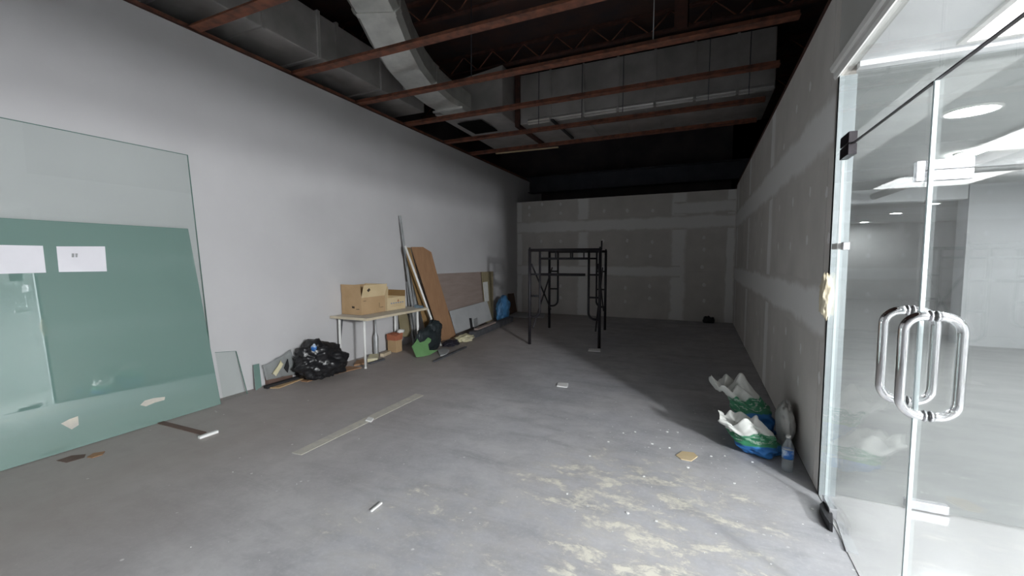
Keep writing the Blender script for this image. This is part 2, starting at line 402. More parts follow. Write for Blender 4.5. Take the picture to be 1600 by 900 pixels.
# back partition
wb = struct(MB().box(XL, XR, YB + 0.014, YB + 0.10, 0, TB - 0.005).build('wall_back', 'wall_core'), 'unpainted drywall partition with taped joints')
wr = struct(MB().box(XR + 0.014, XG, YG, 13.4, 0, TR - 0.005).build('wall_right', 'wall_core'), 'unpainted drywall partition running from the glass doors to the back')
def band(parent, a, b, width, nrm, name='joint_band', th=0.0025):
    """flat strip of joint compound from a to b, width across, uv.y across the strip"""
    a, b, nrm = Vector(a), Vector(b), Vector(nrm); d = (b - a).normalized(); s = d.cross(nrm) * width / 2
    e = s * 0.82
    prof = [(-1, 0), (-0.8, th), (0.8, th), (1, 0)]
    org = wloc(parent); vs = []; uv = []
    L = max(2, int((b - a).length / 0.3)) 
    for i in range(L + 1):
        p = a.lerp(b, i / L)
        for q, h in prof:
            wv = 1 + 0.10 * noise.noise(p * 2.1 + Vector((q, 0, 3)))
            vs.append(p + s * q * wv + nrm * (h + 0.0004) - org); uv.append((i / L, (q + 1) / 2))
    fs = []
    for i in range(L):
        for k in range(3): fs.append((i * 4 + k, i * 4 + k + 1, (i + 1) * 4 + k + 1, (i + 1) * 4 + k))
    me = bpy.data.meshes.new(name); me.from_pydata(vs, [], fs); me.update()
    ul = me.uv_layers.new(name='UVMap')
    for lp in me.loops: ul.data[lp.index].uv = uv[lp.vertex_index]
    me.materials.append(MATS['joint_compound']); o = bpy.data.objects.new(name, me); COL.objects.link(o); o.parent = parent
    return o
ROWS = [(0.004, 1.218), (1.222, 2.428), (2.432, None)]
def sheets_back():
    xs = [XL, -2.902, -0.502, XR]
    for i in range(3):
        for z0, z1 in ROWS:
            MB().box(xs[i] + 0.003, xs[i + 1] - 0.003, YB, YB + 0.0135, z0, z1 or TB).build('drywall_panel', 'drywall_paper', wb)
    n = (0, -1, 0)
    band(wb, (-2.902, YB, 0.01), (-2.902, YB, TB - 0.01), 0.40, n)
    band(wb, (-0.502, YB, 0.01), (-0.502, YB, TB - 0.01), 0.46, n)
    band(wb, (XL + 0.09, YB, 0.01), (XL + 0.09, YB, TB - 0.01), 0.20, n)
    band(wb, (XR - 0.10, YB, 0.01), (XR - 0.10, YB, TB - 0.01), 0.24, n)
    band(wb, (XL + 0.02, YB - 0.0005, 2.43), (XR - 0.02, YB - 0.0005, 2.43), 0.40, n)
    band(wb, (XL + 0.02, YB - 0.0005, 1.22), (-0.45, YB - 0.0005, 1.22), 0.34, n)
    band(wb, (-0.62, YB - 0.0009, 2.78), (XR - 0.02, YB - 0.0009, 2.78), 0.34, n)
def sheets_right():
    ys = [YG, 3.40, 5.84, 8.28, 10.72, YB]
    for i in range(5):
        for z0, z1 in ROWS:
            MB().box(XR, XR + 0.0135, ys[i] + 0.003, ys[i + 1] - 0.003, z0, z1 or TR).build('drywall_panel', 'drywall_paper', wr)
    n = (-1, 0, 0)
    for y in ys[2:5]:
        band(wr, (XR, y, 0.01), (XR, y, TR - 0.01), 0.36, n)
    band(wr, (XR, YB - 0.08, 0.01), (XR, YB - 0.08, TR - 0.01), 0.18, n)
    band(wr, (XR - 0.0005, YG + 0.01, 2.43), (XR - 0.0005, YB - 0.02, 2.43), 0.46, n)
    band(wr, (XR - 0.0005, YG + 0.01, 1.19), (XR - 0.0005, YB - 0.02, 1.19), 0.40, n)
def spots(parent, pts, nrm, r0):
    meshes = []
    for k in range(4):
        rnd = random.Random(k); sg = 9
        vs = [(0, 0, 0.0022)] + [(math.cos(2 * math.pi * i / sg) * rnd.uniform(0.65, 1.1), 1.35 * math.sin(2 * math.pi * i / sg) * rnd.uniform(0.7, 1.15), 0.0006) for i in range(sg)]
        me = bpy.data.meshes.new('spackle_spot'); me.from_pydata([(x * r0, y * r0, z) for x, y, z in vs], [], [(0, i + 1, (i + 1) % sg + 1) for i in range(sg)])
        me.materials.append(MATS['spackle']); meshes.append(me)
    org = wloc(parent)
    for i, p in enumerate(pts):
        o = bpy.data.objects.new('spackle_spot', meshes[i % 4]); COL.objects.link(o); o.parent = parent
        o.location = p - org
        o.rotation_euler = (math.pi / 2, 0, 0) if nrm == 'y' else (math.pi / 2, 0, -math.pi / 2)
sheets_back(); sheets_right()
BS = [(827, 324), (827, 336), (847, 319), (876, 319), (876, 333), (944, 330), (980, 329), (1020, 329), (876, 377), (980, 376), (1019, 378), (980, 401), (1016, 400), (977, 450), (1015, 447), (977, 471), (1015, 466), (876, 447), (876, 465), (1100, 371), (1097, 417), (1100, 390), (942, 376), (846, 377), (846, 400), (945, 401), (945, 450), (945, 470), (1100, 445), (1100, 470), (1063, 420)]
spots(wb, [onY(x, y, YB - 0.0005) for x, y in BS], 'y', 0.042)
RS = [(1245, 170), (1266, 300), (1239, 315), (1218, 325), (1261, 375), (1235, 385), (1216, 385), (1295, 372), (1228, 517), (1251, 545), (1209, 515), (1206, 560), (1226, 570), (1181, 350), (1190, 350), (1180, 395), (1190, 392), (1247, 595), (1185, 520), (1182, 490), (1225, 230), (1190, 300), (1280, 590), (1292, 300), (1266, 135), (1172, 360), (1172, 400), (1170, 470)]
spots(wr, [onX(x, y, XR - 0.0005) for x, y in RS], 'x', 0.034)

# bulkhead over the glass, its moulding, the jamb
hd = struct(MB().box(XR, XG, -3.0, YG, 2.72, 5.3).build('wall_bulkhead', 'header_paint'), 'grey painted bulkhead above the glass doors')
struct(MB().box(XR, XG, YG, 13.4, TR + 0.001, TR + 0.05).build('trim_2', 'rust_dark'), 'steel track on top of the right partition')
mo = MB()
prof = [(0.0, 2.66), (-0.012, 2.655), (-0.02, 2.672), (-0.02, 2.70), (-0.034, 2.706), (-0.042, 2.73), (-0.03, 2.75), (-0.012, 2.757), (0.0, 2.757)]
mo.prism([(XR + a, -3.0, z) for a, z in prof], (0, 3.0 + YG + 0.02, 0))
struct(mo.build('trim_1', 'white_trim'), 'white cornice moulding above the glass doors')
struct(MB().box(XR, XR + 0.012, 3.235, YG, 0, 2.66).box(XR, XG, 3.245, YG, 0, 2.66).build('trim_3', 'white_jamb'), 'pale glossy jamb capping the partition end')

# ------------------------------------------------------------------ corridor outside the doors
struct(MB().box(XR, 6.2, -3.0, YG + 0.0, -0.1, 0.004).build('floor_corridor', 'corridor_tile'), 'polished white tile floor outside the glass doors')
struct(MB().box(XG, 6.2, -3.0, YG - 0.06, 2.72, 2.85).build('ceiling_corridor', 'white_soffit'), 'white corridor soffit')
struct(MB().box(6.2, 6.3, -3.0, YG, 0, 2.72).build('wall_corridor', 'white_soffit'), 'white corridor wall')
struct(MB().box(XG, 6.2, YG - 0.06, YG + 0.04, 2.69, 2.85).build('trim_4', 'white_soffit'), 'white edge beam over the neighbouring glass front')

def light_panel(x0, x1, y0, y1, z, mat, label, nm='light_panel', group=None):
    t = thing(nm, ((x0 + x1) / 2, (y0 + y1) / 2, z - 0.02), label, 'ceiling light', group)
    MB().box(x0 - 0.03, x0, y0 - 0.03, y1 + 0.03, z - 0.02, z + 0.0).box(x1, x1 + 0.03, y0 - 0.03, y1 + 0.03, z - 0.02, z).box(x0, x1, y0 - 0.03, y0, z - 0.02, z).box(x0, x1, y1, y1 + 0.03, z - 0.02, z).build('frame', 'white_trim', t)
    MB().box(x0, x1, y0, y1, z - 0.012, z - 0.004).build('diffuser', mat, t)
light_panel(1.27, 1.67, -0.6, 3.12, 2.72, 'panel_light', 'long glowing white light panel in the soffit just outside the glass doors')
light_panel(2.6, 3.8, 0.2, 1.4, 2.72, 'corridor_light', 'square glowing light panel in the corridor soffit further from the doors', group='corridor panels')
light_panel(2.6, 3.8, -2.5, -1.3, 2.72, 'corridor_light', 'square glowing light panel in the corridor soffit further from the doors', group='corridor panels')

def added_spot(pos, target, k, label):  # unseen spotlights, added as the main light falling into the unit
    pos, target = Vector(pos), Vector(target); d = (target - pos).normalized()
    t = thing('added_spotlight', (pos.x, pos.y, 2.72), label, 'spotlight', 'added spotlights')
    MB().tube([(pos.x, pos.y, 2.72), (pos.x, pos.y, pos.z + 0.1)], 0.012, 8).build('stem', 'white_trim', t)
    MB().lathe(pos - d * 0.12, [(0.05, -0.12), (0.09, -0.10), (0.13, 0.06), (0.135, 0.10), (0.12, 0.10), (0.10, 0.02), (0.0, 0.01)], 20, d).build('housing', 'grey_metal', t)
    ld = bpy.data.lights.new('lamp', 'SPOT'); ld.energy = SPOT_W * k; ld.shadow_soft_size = 0.2; ld.spot_size = math.radians(112); ld.spot_blend = 0.8; ld.color = (0.98, 0.985, 1.0)
    lo = bpy.data.objects.new('lamp', ld); COL.objects.link(lo); lo.parent = t
    lo.location = pos + d * 0.0 - Vector((pos.x, pos.y, 2.72)); lo.rotation_euler = d.to_track_quat('-Z', 'Y').to_euler()
added_spot((4.2, -0.98, 2.2), (-4.8, 3.6, 2.5), 1.2, 'added dark stem spotlight outside the glass doors, aimed into the unit')
added_spot((4.85, -1.85, 2.58), (-3.0, 5.2, 1.3), 1.7, 'added dark stem spotlight further along the corridor, aimed into the unit')

# ------------------------------------------------------------------ neighbouring unit behind its own glass front
UZ = 2.82
struct(MB().box(XG, 9.0, YG, 20, -0.1, 0.0).build('floor_unit', 'unit_floor'), 'dusty pale floor of the neighbouring unit')
struct(MB().box(XG, 9.0, YG + 0.04, 20, UZ, UZ + 0.1).build('ceiling_unit', 'unit_ceiling'), 'streaked plaster ceiling of the neighbouring unit')
struct(MB().box(XG, 9.0, 19.8, 19.9, 0, UZ).build('wall_unit_back', 'unit_dark'), 'dark far wall of the neighbouring unit')
struct(MB().box(9.0, 9.1, YG, 20, 0, UZ).build('wall_unit_right', 'unit_concrete'), 'bare concrete side wall of the neighbouring unit')
struct(MB().box(4.25, 9.0, 10.0, 10.35, 0, UZ).build('wall_unit_pier', 'unit_concrete'), 'broad rough concrete pier in the neighbouring unit')
struct(MB().box(XG, XG + 0.01, YG + 0.05, 19.8, 0, UZ).build('wall_unit_left', 'unit_concrete'), 'back face of the partition in the neighbouring unit')
t = thing('ceiling_pipe', (3.1, 5, UZ - 0.2), 'long pale pipe run below the ceiling of the neighbouring unit', 'pipe')
MB().tube([(2.9, 3.6, UZ - 0.14), (2.9, 9.9, UZ - 0.14)], 0.06, 10).build('pipe', 'white_trim', t)
for y in (4.2, 6.4, 8.6): MB().box(2.88, 2.92, y - 0.015, y + 0.015, UZ - 0.1, UZ).build('hanger', 'grey_metal', t)
tag(MB().box(0.86, 4.24, 10.02, 10.3, UZ - 0.24, UZ).build('ceiling_beam', 'white_soffit'), 'pale green-white beam crossing the ceiling of the neighbouring unit', 'beam')
def downlight(c, r, label, group=None):
    t = thing('downlight', c, label, 'ceiling light', group)
    MB().lathe(c, [(r * 1.2, 0.0), (r * 1.2, -0.012), (r, -0.016), (r, 0.0)], 24).build('trim_ring', 'white_trim', t)
    MB().lathe((c[0], c[1], c[2] - 0.004), [(0.0, -0.006), (r * 0.7, -0.006), (r * 0.98, -0.002)], 24).build('lens', 'downlight', t)
p = onZ(1518, 172, UZ); downlight((p.x, p.y, UZ), 0.16, 'large round downlight glowing beside the pipe in the neighbouring unit')
for (x, y, yy) in ((1400, 333, 9.4), (1350, 347, 9.6), (1457, 318, 9.0)):
    q = onZ(x, y, UZ); k = (UZ - CAMH)
    if q.y > 18.5: q = q.copy()
    downlight((q.x, q.y, UZ), 0.13, 'small distant round downlight beyond the pier in the neighbouring unit', 'distant downlights')

for (x, y) in ((3.0, 7.0), (5.5, 5.0), (5.5, 8.2), (7.6, 6.5)):  # extra downlights added to brighten the neighbouring unit
    downlight((x, y, UZ), 0.16, 'added large round downlight brightening the neighbouring unit between the pier and its glass front', 'added downlights')
# ------------------------------------------------------------------ glass doors in the plane of the right partition
GT = 0.012; GX = XR + 0.006      # pane thickness and centre plane
DT = 2.185; DB = 0.012; YM = 2.035; YH = 3.10; YN = 0.90
def pane(parent, y0, y1, z0, z1, name='pane', mat='clear_glass'):
    return MB().box(GX - GT / 2, GX + GT / 2, y0, y1, z0, z1).build(name, mat, parent)
def handle(parent, yc, z0, z1, dx):
    for sgn in (-1, 1):
        x0 = GX + sgn * GT / 2; x1 = GX + sgn * dx; r = 0.055; path = []
        path.append((x0, yc, z0))
        for k in range(9):
            a = math.pi / 2 * k / 8
            path.append((x1 - sgn * r + sgn * r * math.sin(a), yc, z0 + r - r * math.cos(a)))
        for k in range(9):
            a = math.pi / 2 * k / 8
            path.append((x1 - sgn * r + sgn * r * math.cos(a), yc, z1 - r + r * math.sin(a)))
        path.append((x0, yc, z1))
        h = MB().tube(path, 0.016, 14).build('pull_handle', 'chrome', parent)
        for z in (z0, z1):
            MB().tube([(x0, yc, z), (x0 + sgn * 0.006, yc, z)], 0.02, 14).build('collar', 'brushed_steel', h)
def patch(parent, y0, y1, z0, z1, mat='brushed_steel', name='patch_fitting'):
    return MB().box(GX - 0.02, GX + 0.02, y0, y1, z0, z1).build(name, mat, parent, 0.002)
def door(name, y0, y1, hinge, hy, label):
    t = thing(name, (GX, (y0 + y1) / 2, 0), label, 'door', None, 'structure')
    g = pane(t, y0, y1, DB, DT)
    MB().box(GX - GT / 2 - 0.0005, GX + GT / 2 + 0.0005, y0 - 0.0005, y0 + 0.0035, DB, DT).box(GX - GT / 2 - 0.0005, GX + GT / 2 + 0.0005, y1 - 0.0035, y1 + 0.0005, DB, DT).build('pane_edge', 'sealant', t)
    MB().box(GX - GT / 2 - 0.0005, GX + GT / 2 + 0.0005, y0, y1, DT - 0.004, DT + 0.0005).build('top_edge', 'dark_patch', t)
    handle(t, hy, 0.985, 1.345, 0.079)
    a, b = (y1 - 0.16, y1 - 0.002) if hinge > 0 else (y0 + 0.002, y0 + 0.16)
    patch(t, a, b, DT - 0.06, DT + 0.0, 'dark_patch'); patch(t, a, b, DB, 0.075)
    return t
door('door_1', YM + 0.003, YH, 1, YM + 0.09, 'frameless glass door leaf beside the partition end with black top hinge')
door('door_2', YN, YM - 0.003, -1, YM - 0.092, 'frameless glass door leaf standing away from the partition end')
def window(name, label, y0, y1, z0, z1):
    t = thing(name, (GX, (y0 + y1) / 2, z0), label, 'window', None, 'structure'); pane(t, y0, y1, z0, z1); return t
window('window_7', 'narrow fixed glass strip between the jamb and the door leaf', YH + 0.005, 3.24, 0.006, DT)
t = window('window_1', 'glass transom pane above the two door leaves', YN, 3.24, DT + 0.006, 2.70)
patch(t, YH - 0.16, YH - 0.002, DT + 0.006, DT + 0.066, 'dark_patch')
window('window_2', 'unseen tall fixed glass pane beside the door leaves, added to let light in', -0.9, YN - 0.006, 0.006, 2.70)  # unseen stretch made all glass so corridor light reaches the left wall
window('window_3', 'unseen tall fixed glass pane furthest from the partition, added to let light in', -2.99, -0.906, 0.006, 2.70)
struct(MB().box(GX - 0.025, GX + 0.025, -3.0, 0.9, 0.0041, 0.02).build('trim_5', 'brushed_steel'), 'metal channel under the fixed panes')

# neighbouring glass front, at right angles
def xpane(parent, x0, x1, z0, z1): return MB().box(x0, x1, YG + 0.01, YG + 0.022, z0, z1).build('pane', 'clear_glass', parent)
def xpatch(parent, x0, x1, z0, z1, m='brushed_steel'): return MB().box(x0, x1, YG - 0.006, YG + 0.038, z0, z1).build('patch_fitting', m, parent, 0.002)
t = thing('window_4', (1.0, YG, 0.004), 'narrow fixed glass pane of the neighbouring unit next to the jamb', 'window', None, 'structure')
xpane(t, XG + 0.01, 1.19, 0.006, 2.69); xpatch(t, 1.15, 1.188, 2.0, 2.115)
t = thing('window_5', (2.4, YG, 2.1), 'glass transom over the door of the neighbouring unit', 'window', None, 'structure')
xpane(t, 1.196, 3.6, 2.063, 2.69); xpatch(t, 1.20, 1.40, 2.063, 2.118)
t = thing('door_3', (1.7, YG, 0.01), 'frameless glass door of the neighbouring unit with steel patch fittings', 'door', None, 'structure')
xpane(t, 1.196, 2.2, 0.012, 2.057); xpatch(t, 1.20, 1.40, 2.0, 2.057); xpatch(t, 1.20, 1.40, 0.010, 0.062)
t = thing('window_6', (3.0, YG, 0.01), 'wide fixed glass pane of the neighbouring unit beyond its door', 'window', None, 'structure')
xpane(t, 2.206, 3.6, 0.006, 2.057); xpane(t, 3.606, 6.2, 0.006, 2.69)

# ------------------------------------------------------------------ roof steel
ORD = ['seventh', 'sixth', 'fifth', 'fourth', 'third', 'second', 'first']
for i, y in enumerate((1.6, 2.8, 4.0, 5.12, 6.27, 7.55, 8.6)):
    t = thing('steel_bar', (-2.0, y, 3.93), 'rusty steel tee bar spanning the room, %s from the back partition' % ORD[i], 'beam', 'rusty bars above the white wall')
    MB().box(XL - 0.085, 0.84, y - 0.06, y + 0.06, 3.93, 3.938).build('flange', 'rust', t)
    MB().box(XL - 0.085, 0.84, y - 0.006, y + 0.006, 3.938, 3.999).build('web', 'rust', t)
for i, y in enumerate((1.9, 3.6, 5.3, 7.0, 8.7, 10.4)):
    t = thing('roof_truss', (-2.0, y, 4.97), 'dark rusty open-web truss under the roof deck, %s from the back partition' % ORD[i + 1], 'truss', 'roof trusses')
    MB().box(-6.3, 2.1, y - 0.04, y + 0.04, 4.97, 5.0).build('bottom_chord', 'rust_dark', t)
    MB().box(-6.3, 2.1, y - 0.04, y + 0.04, 5.26, 5.295).build('top_chord', 'rust_dark', t)
    x = -6.2; k = 0
    while x < 1.8:
        a, b = (4.99, 5.27) if k % 2 == 0 else (5.27, 4.99)
        MB().tube([(x, y, a), (x + 0.3, y, b)], 0.010, 6).build('web_rod', 'rust', t)
        x += 0.3; k += 1
t = thing('top_angle', (XL, 5, TL), 'rusty steel angle running along the top of the white wall', 'beam')
MB().box(XL - 0.10, XL + 0.012, -2.95, 13.2, TL + 0.002, TL + 0.012).build('lower_leg', 'rust_dark', t)
MB().box(XL - 0.10, XL - 0.09, -3, 13.2, TL + 0.012, TL + 0.10).build('upright_leg', 'rust', t)
t = thing('steel_hanger', (0.0, 5.6, 4.0), 'wide rusty steel hanger plate dropping from the roof deck', 'beam')
MB().box(-0.36, -0.20, 5.60, 5.63, 4.3, 5.3).build('plate', 'rust_dark', t); MB().box(-0.21, -0.20, 5.60, 5.70, 4.3, 5.3).build('flange', 'rust_dark', t)
for i, (x, y) in enumerate(((-0.55, 5.15), (-1.25, 7.35), (-1.95, 7.35), (0.05, 7.35), (-2.75, 7.35), (0.6, 7.35), (-2.9, 5.15))):
    tag(MB().tube([(x, y, 3.99), (x + 0.01, y, 5.3)], 0.006, 6).build('hanger_wire', 'grey_metal' if i == 0 else 'dark_bluish_steel'), ['pale thin hanger wire dropping to the rusty bar beside the wide hanger plate', 'dark thin hanger wire before the middle of the big rectangular duct', 'dark thin hanger wire before the duct near the slung black bar', 'dark thin hanger wire before the duct close to the hanger plate', 'dark thin hanger wire before the duct next to its dark end flange', 'dark thin hanger wire before the duct end near the drywall partition', 'dark thin hanger wire above the rusty bar beside the foil duct'][i], 'wire', 'hanger wires')
# bluish main beam behind the partition and dark cross pipe
t = thing('main_beam', (-2, 12.2, 3.3), 'dark bluish steel beam above the back partition', 'beam')
MB().box(-6.3, 2.1, 12.05, 12.35, 3.55, 3.57).build('lower_flange', 'dark_bluish_steel', t); MB().box(-6.3, 2.1, 12.19, 12.21, 3.57, 4.0).build('web', 'dark_bluish_steel', t); MB().box(-6.3, 2.1, 12.05, 12.35, 4.0, 4.02).build('upper_flange', 'dark_bluish_steel', t)
tag(MB().beam(onZ(862, 187, 4.018), onZ(895, 216, 4.018), 0.05, 0.03).build('cross_brace_bar', 'black_matte'), 'short black bar slung beneath the big rectangular duct', 'bar')
t = thing('furring_strip', (-3.5, 9.0, 3.93), 'pale strip lying across the bars close to the white wall', 'strip')
MB().beam(onZ(775, 240, 3.97), onZ(872, 230, 3.97), 0.05, 0.02).build('strip', 'cardboard_light', t)

# ------------------------------------------------------------------ ducts
t = thing('supply_duct', (-1.2, 8.2, 4.05), 'big rectangular galvanised duct crossing the ceiling void with a painted glint along its lower edge', 'duct')
MB().box(-3.15, 0.95, 7.44, 9.0, 4.06, 4.95).build('body', 'galvanised', t, 0.012)
MB().prism([(-3.0, 7.43, 4.13), (-3.0, 7.425, 4.10), (-3.0, 7.47, 4.05), (-3.0, 7.50, 4.05)], (3.93, 0, 0)).build('edge_glint', 'galvanised_bright', t)  # paler bevelled strip put in for the reflected glint on the lower edge
for x in (-2.55, -1.95, -1.35, -0.75, -0.15, 0.45): MB().box(x - 0.02, x + 0.02, 7.42, 9.02, 4.045, 4.055).box(x - 0.02, x + 0.02, 7.42, 7.435, 4.055, 4.95).build('seam_rib', 'galvanised', t)
MB().box(-3.24, -3.15, 7.40, 9.04, 4.02, 4.99).build('end_flange', 'rust_dark', t)
t = thing('duct_plenum', (-3.8, 8, 4.1), 'short grey duct box between the flange and the foil branch duct', 'duct')
MB().hexa([(-4.45, 6.55, 4.14), (-4.45, 6.55, 4.62), (-4.45, 9.0, 4.10), (-4.45, 9.0, 4.95), (-3.26, 6.9, 4.10), (-3.26, 6.9, 4.95), (-3.26, 9.0, 4.10), (-3.26, 9.0, 4.95)]).build('body', 'galvanised', t, 0.01)
MB().box(-4.25, -3.75, 7.0, 7.7, 4.085, 4.10).build('opening_shade', 'hole_shade', t)  # black plate painted as the dark inside an open duct end
t = thing('branch_duct', (-3.8, 5, 4.1), 'bent foil-faced branch duct with a bright underside', 'duct')
def swept(path, wd, ht):
    mb = MB(); rings = []
    path = [Vector(p) for p in path]; n = len(path)
    for i, p in enumerate(path):
        d = (path[min(i + 1, n - 1)] - path[max(i - 1, 0)]).normalized(); sd = d.cross(Vector((0, 0, 1))).normalized(); u = sd.cross(d)
        c = 0.06
        for a, b in ((-wd / 2 + c, 0), (wd / 2 - c, 0), (wd / 2, c), (wd / 2, ht - c), (wd / 2 - c, ht), (-wd / 2 + c, ht), (-wd / 2, ht - c), (-wd / 2, c)):
            rings.append(p + sd * a + u * b)
    fs = [(i * 8 + k, i * 8 + (k + 1) % 8, (i + 1) * 8 + (k + 1) % 8, (i + 1) * 8 + k) for i in range(n - 1) for k in range(8)]
    fs += [tuple(range(8)), tuple((n - 1) * 8 + k for k in range(8))]
    return mb.add(rings, fs)
BP = [(-3.10, 2.2, 4.60), (-3.22, 2.9, 4.59), (-3.38, 3.5, 4.54), (-3.55, 4.05, 4.42), (-3.72, 4.5, 4.29), (-3.85, 4.95, 4.18), (-3.95, 5.45, 4.12), (-4.0, 6.0, 4.10), (-4.0, 6.6, 4.10)]
swept(BP, 0.56, 0.36).build('body', 'foil', t)
for k in (3, 6): 
    a = Vector(BP[k]); d = (Vector(BP[k + 1]) - a).normalized()
    swept([a - d * 0.03 + Vector((0, 0, -0.012)), a + d * 0.03 + Vector((0, 0, -0.012))], 0.59, 0.385).build('joint_collar', 'foil', t)
MB().box(-4.29, -3.70, 6.25, 6.29, 4.07, 4.10).build('drive_slip', 'galvanised_bright', t)
t = thing('rectangular_duct', (-4.7, 4, 4.2), 'long rectangular duct with standing seams above the white wall', 'duct')
MB().box(-5.5, -4.5, 0.5, 6.3, 4.12, 4.66).build('body', 'galvanised', t, 0.01)
for y in (1.5, 2.35, 2.5, 3.3, 4.05, 4.35, 5.2): MB().box(-5.5, -4.475, y - 0.02, y + 0.02, 4.10, 4.68).build('standing_seam', 'galvanised_bright' if y in (2.5, 4.05) else 'galvanised', t)

# ------------------------------------------------------------------ glass sheets leaning on the white wall
def sheet(name, label, cat, y0, y1, zt, xb0, xb1, xt, th, mat, edge, y1b=None):
    """xb0/xb1: foot at the near/far end; xt: top, resting towards the wall"""
    t = thing(name, ((xb0 + xb1) / 2, (y0 + y1) / 2, 0), label, cat)
    y1b = y1b or y1
    A, B = Vector((xb0, y0, 0.003)), Vector((xb1, y1b, 0.003)); Cc = Vector((xt, y1, zt)); D = Cc + (A - B)
    n = (B - A).cross(D - A).normalized()
    if n.x < 0: n = -n
    MB().prism([A, B, Cc, D], n * th).build('pane', mat, t)
    e = MB()
    for p, q in ((B, Cc), (Cc, D)):
        dd = (q - p).normalized(); o = dd.cross(n); 
        e.obox((p + q) / 2 + n * th / 2, (q - p) / 2, o * 0.0022, n * (th / 2 + 0.0008))
    e.build('polished_edge', edge, t)
    return t, A, B, Cc, D, n
sheet('glass_sheet', 'large clear glass sheet leaning on the white wall behind the green one', 'glass sheet', -0.6, 2.66, 2.62, -4.79, -4.795, -4.849, 0.010, 'sheet_glass', 'glass_edge', 2.78)
tg, A, B, Cc, D, gn = sheet('green_glass_sheet', 'sea-green glass sheet with two paper notes leaning on the clear sheet', 'glass sheet', -0.5, 2.60, 1.86, -4.65, -4.66, -4.815, 0.018, 'green_glass', 'glass_edge', 2.74)
def note(pix, label, mark):
    P = [onP(x, y, A + gn * 0.0195, gn) for x, y in pix]
    o = MB().prism(P, gn * 0.0006).build('paper_note', 'white_paper'); tag(o, label, 'paper note')
    if mark:
        mk = thing
        q = [onP(x, y, A + gn * 0.0203, gn) for x, y in ((112, 396), (116, 396), (116, 402), (112, 402))]
        m1 = MB().prism(q, gn * 0.0002)
        q = [onP(x, y, A + gn * 0.0203, gn) for x, y in ((117.5, 396), (121.5, 396), (121, 402), (118, 402))]
        m1.prism(q, gn * 0.0002); mm = m1.build('print_mark', 'grey_metal', o)
for pix, mt_ in (([(219, 633), (226, 626), (240, 622), (258, 620), (257, 625), (242, 629), (228, 635)], 'tape_line'), ([(95, 662), (108, 655), (122, 650), (123, 664), (112, 671)], 'tape_line')):
    MB().prism([onP(x, y, A + gn * 0.0195, gn) for x, y in pix], gn * 0.0006).build('tape_remnant', mt_, tg)
note([(88, 385), (164, 385), (167, 424), (92, 425)], 'white paper note with a small printed mark on the green glass', True)
note([(-40, 382), (67, 384), (72, 426), (-40, 429)], 'blank white paper note taped to the green glass', False)
P = [onX(x, y, -4.80) for x, y in ((339, 551), (371, 549))]
t = thing('glass_offcut', (-4.75, 2.9, 0), 'small clear square glass offcut propped at the foot of the wall', 'glass sheet')
MB().prism([(-4.73, P[0].y, 0.002), (-4.73, P[1].y + 0.04, 0.002), (-4.835, P[1].y, P[1].z), (-4.835, P[0].y, P[0].z)], (0.008, 0, 0)).build('pane', 'sheet_glass', t)
MB().beam((-4.724, P[1].y + 0.042, 0.002), (-4.829, P[1].y + 0.002, P[1].z), 0.004, 0.009).beam((-4.829, P[0].y, P[0].z), (-4.829, P[1].y, P[1].z), 0.009, 0.004).build('polished_edge', 'glass_edge', t)
def bit(name, label, cat, pix, h, mat, z=0.0, group=None):
    o = MB().prism([onZ(x, y, z) for x, y in pix], (0, 0, h)).build(name, mat); return tag(o, label, cat, group)

# ------------------------------------------------------------------ folding table and what stands on it
TY0, TY1, TX0, TX1, TZ = 4.40, 5.80, -4.83, -4.14, 0.735
t = thing('work_table', ((TX0 + TX1) / 2, (TY0 + TY1) / 2, 0), 'white work table with slim legs carrying cardboard boxes', 'table')
MB().box(TX0, TX1, TY0, TY1, TZ - 0.028, TZ).build('table_top', 'table_top', t, 0.006)
MB().box(TX1 - 0.001, TX1 + 0.006, TY0 - 0.004, TY1 + 0.004, TZ - 0.032, TZ + 0.002).box(TX0, TX1, TY0 - 0.006, TY0 + 0.001, TZ - 0.032, TZ + 0.002).box(TX0, TX1, TY1 - 0.001, TY1 + 0.006, TZ - 0.032, TZ + 0.002).build('edge_band', 'table_edge', t)
for x in (TX0 + 0.07, TX1 - 0.15):
    for y in (TY0 + 0.10, TY1 - 0.08):
        l = MB().tube([(x, y, 0.012), (x, y, TZ - 0.03)], [0.016, 0.019], 12).build('leg', 'white_paint_metal', t)
        MB().lathe((x, y, 0), [(0.019, 0.0), (0.021, 0.004), (0.021, 0.02), (0.017, 0.024)], 12).build('foot_cap', 'white_plastic', l)
for y in (TY0 + 0.10, TY1 - 0.08):
    MB().box(TX0 + 0.05, TX1 - 0.13, y - 0.012, y + 0.012, TZ - 0.055, TZ - 0.03).build('apron_rail', 'grey_metal', t)

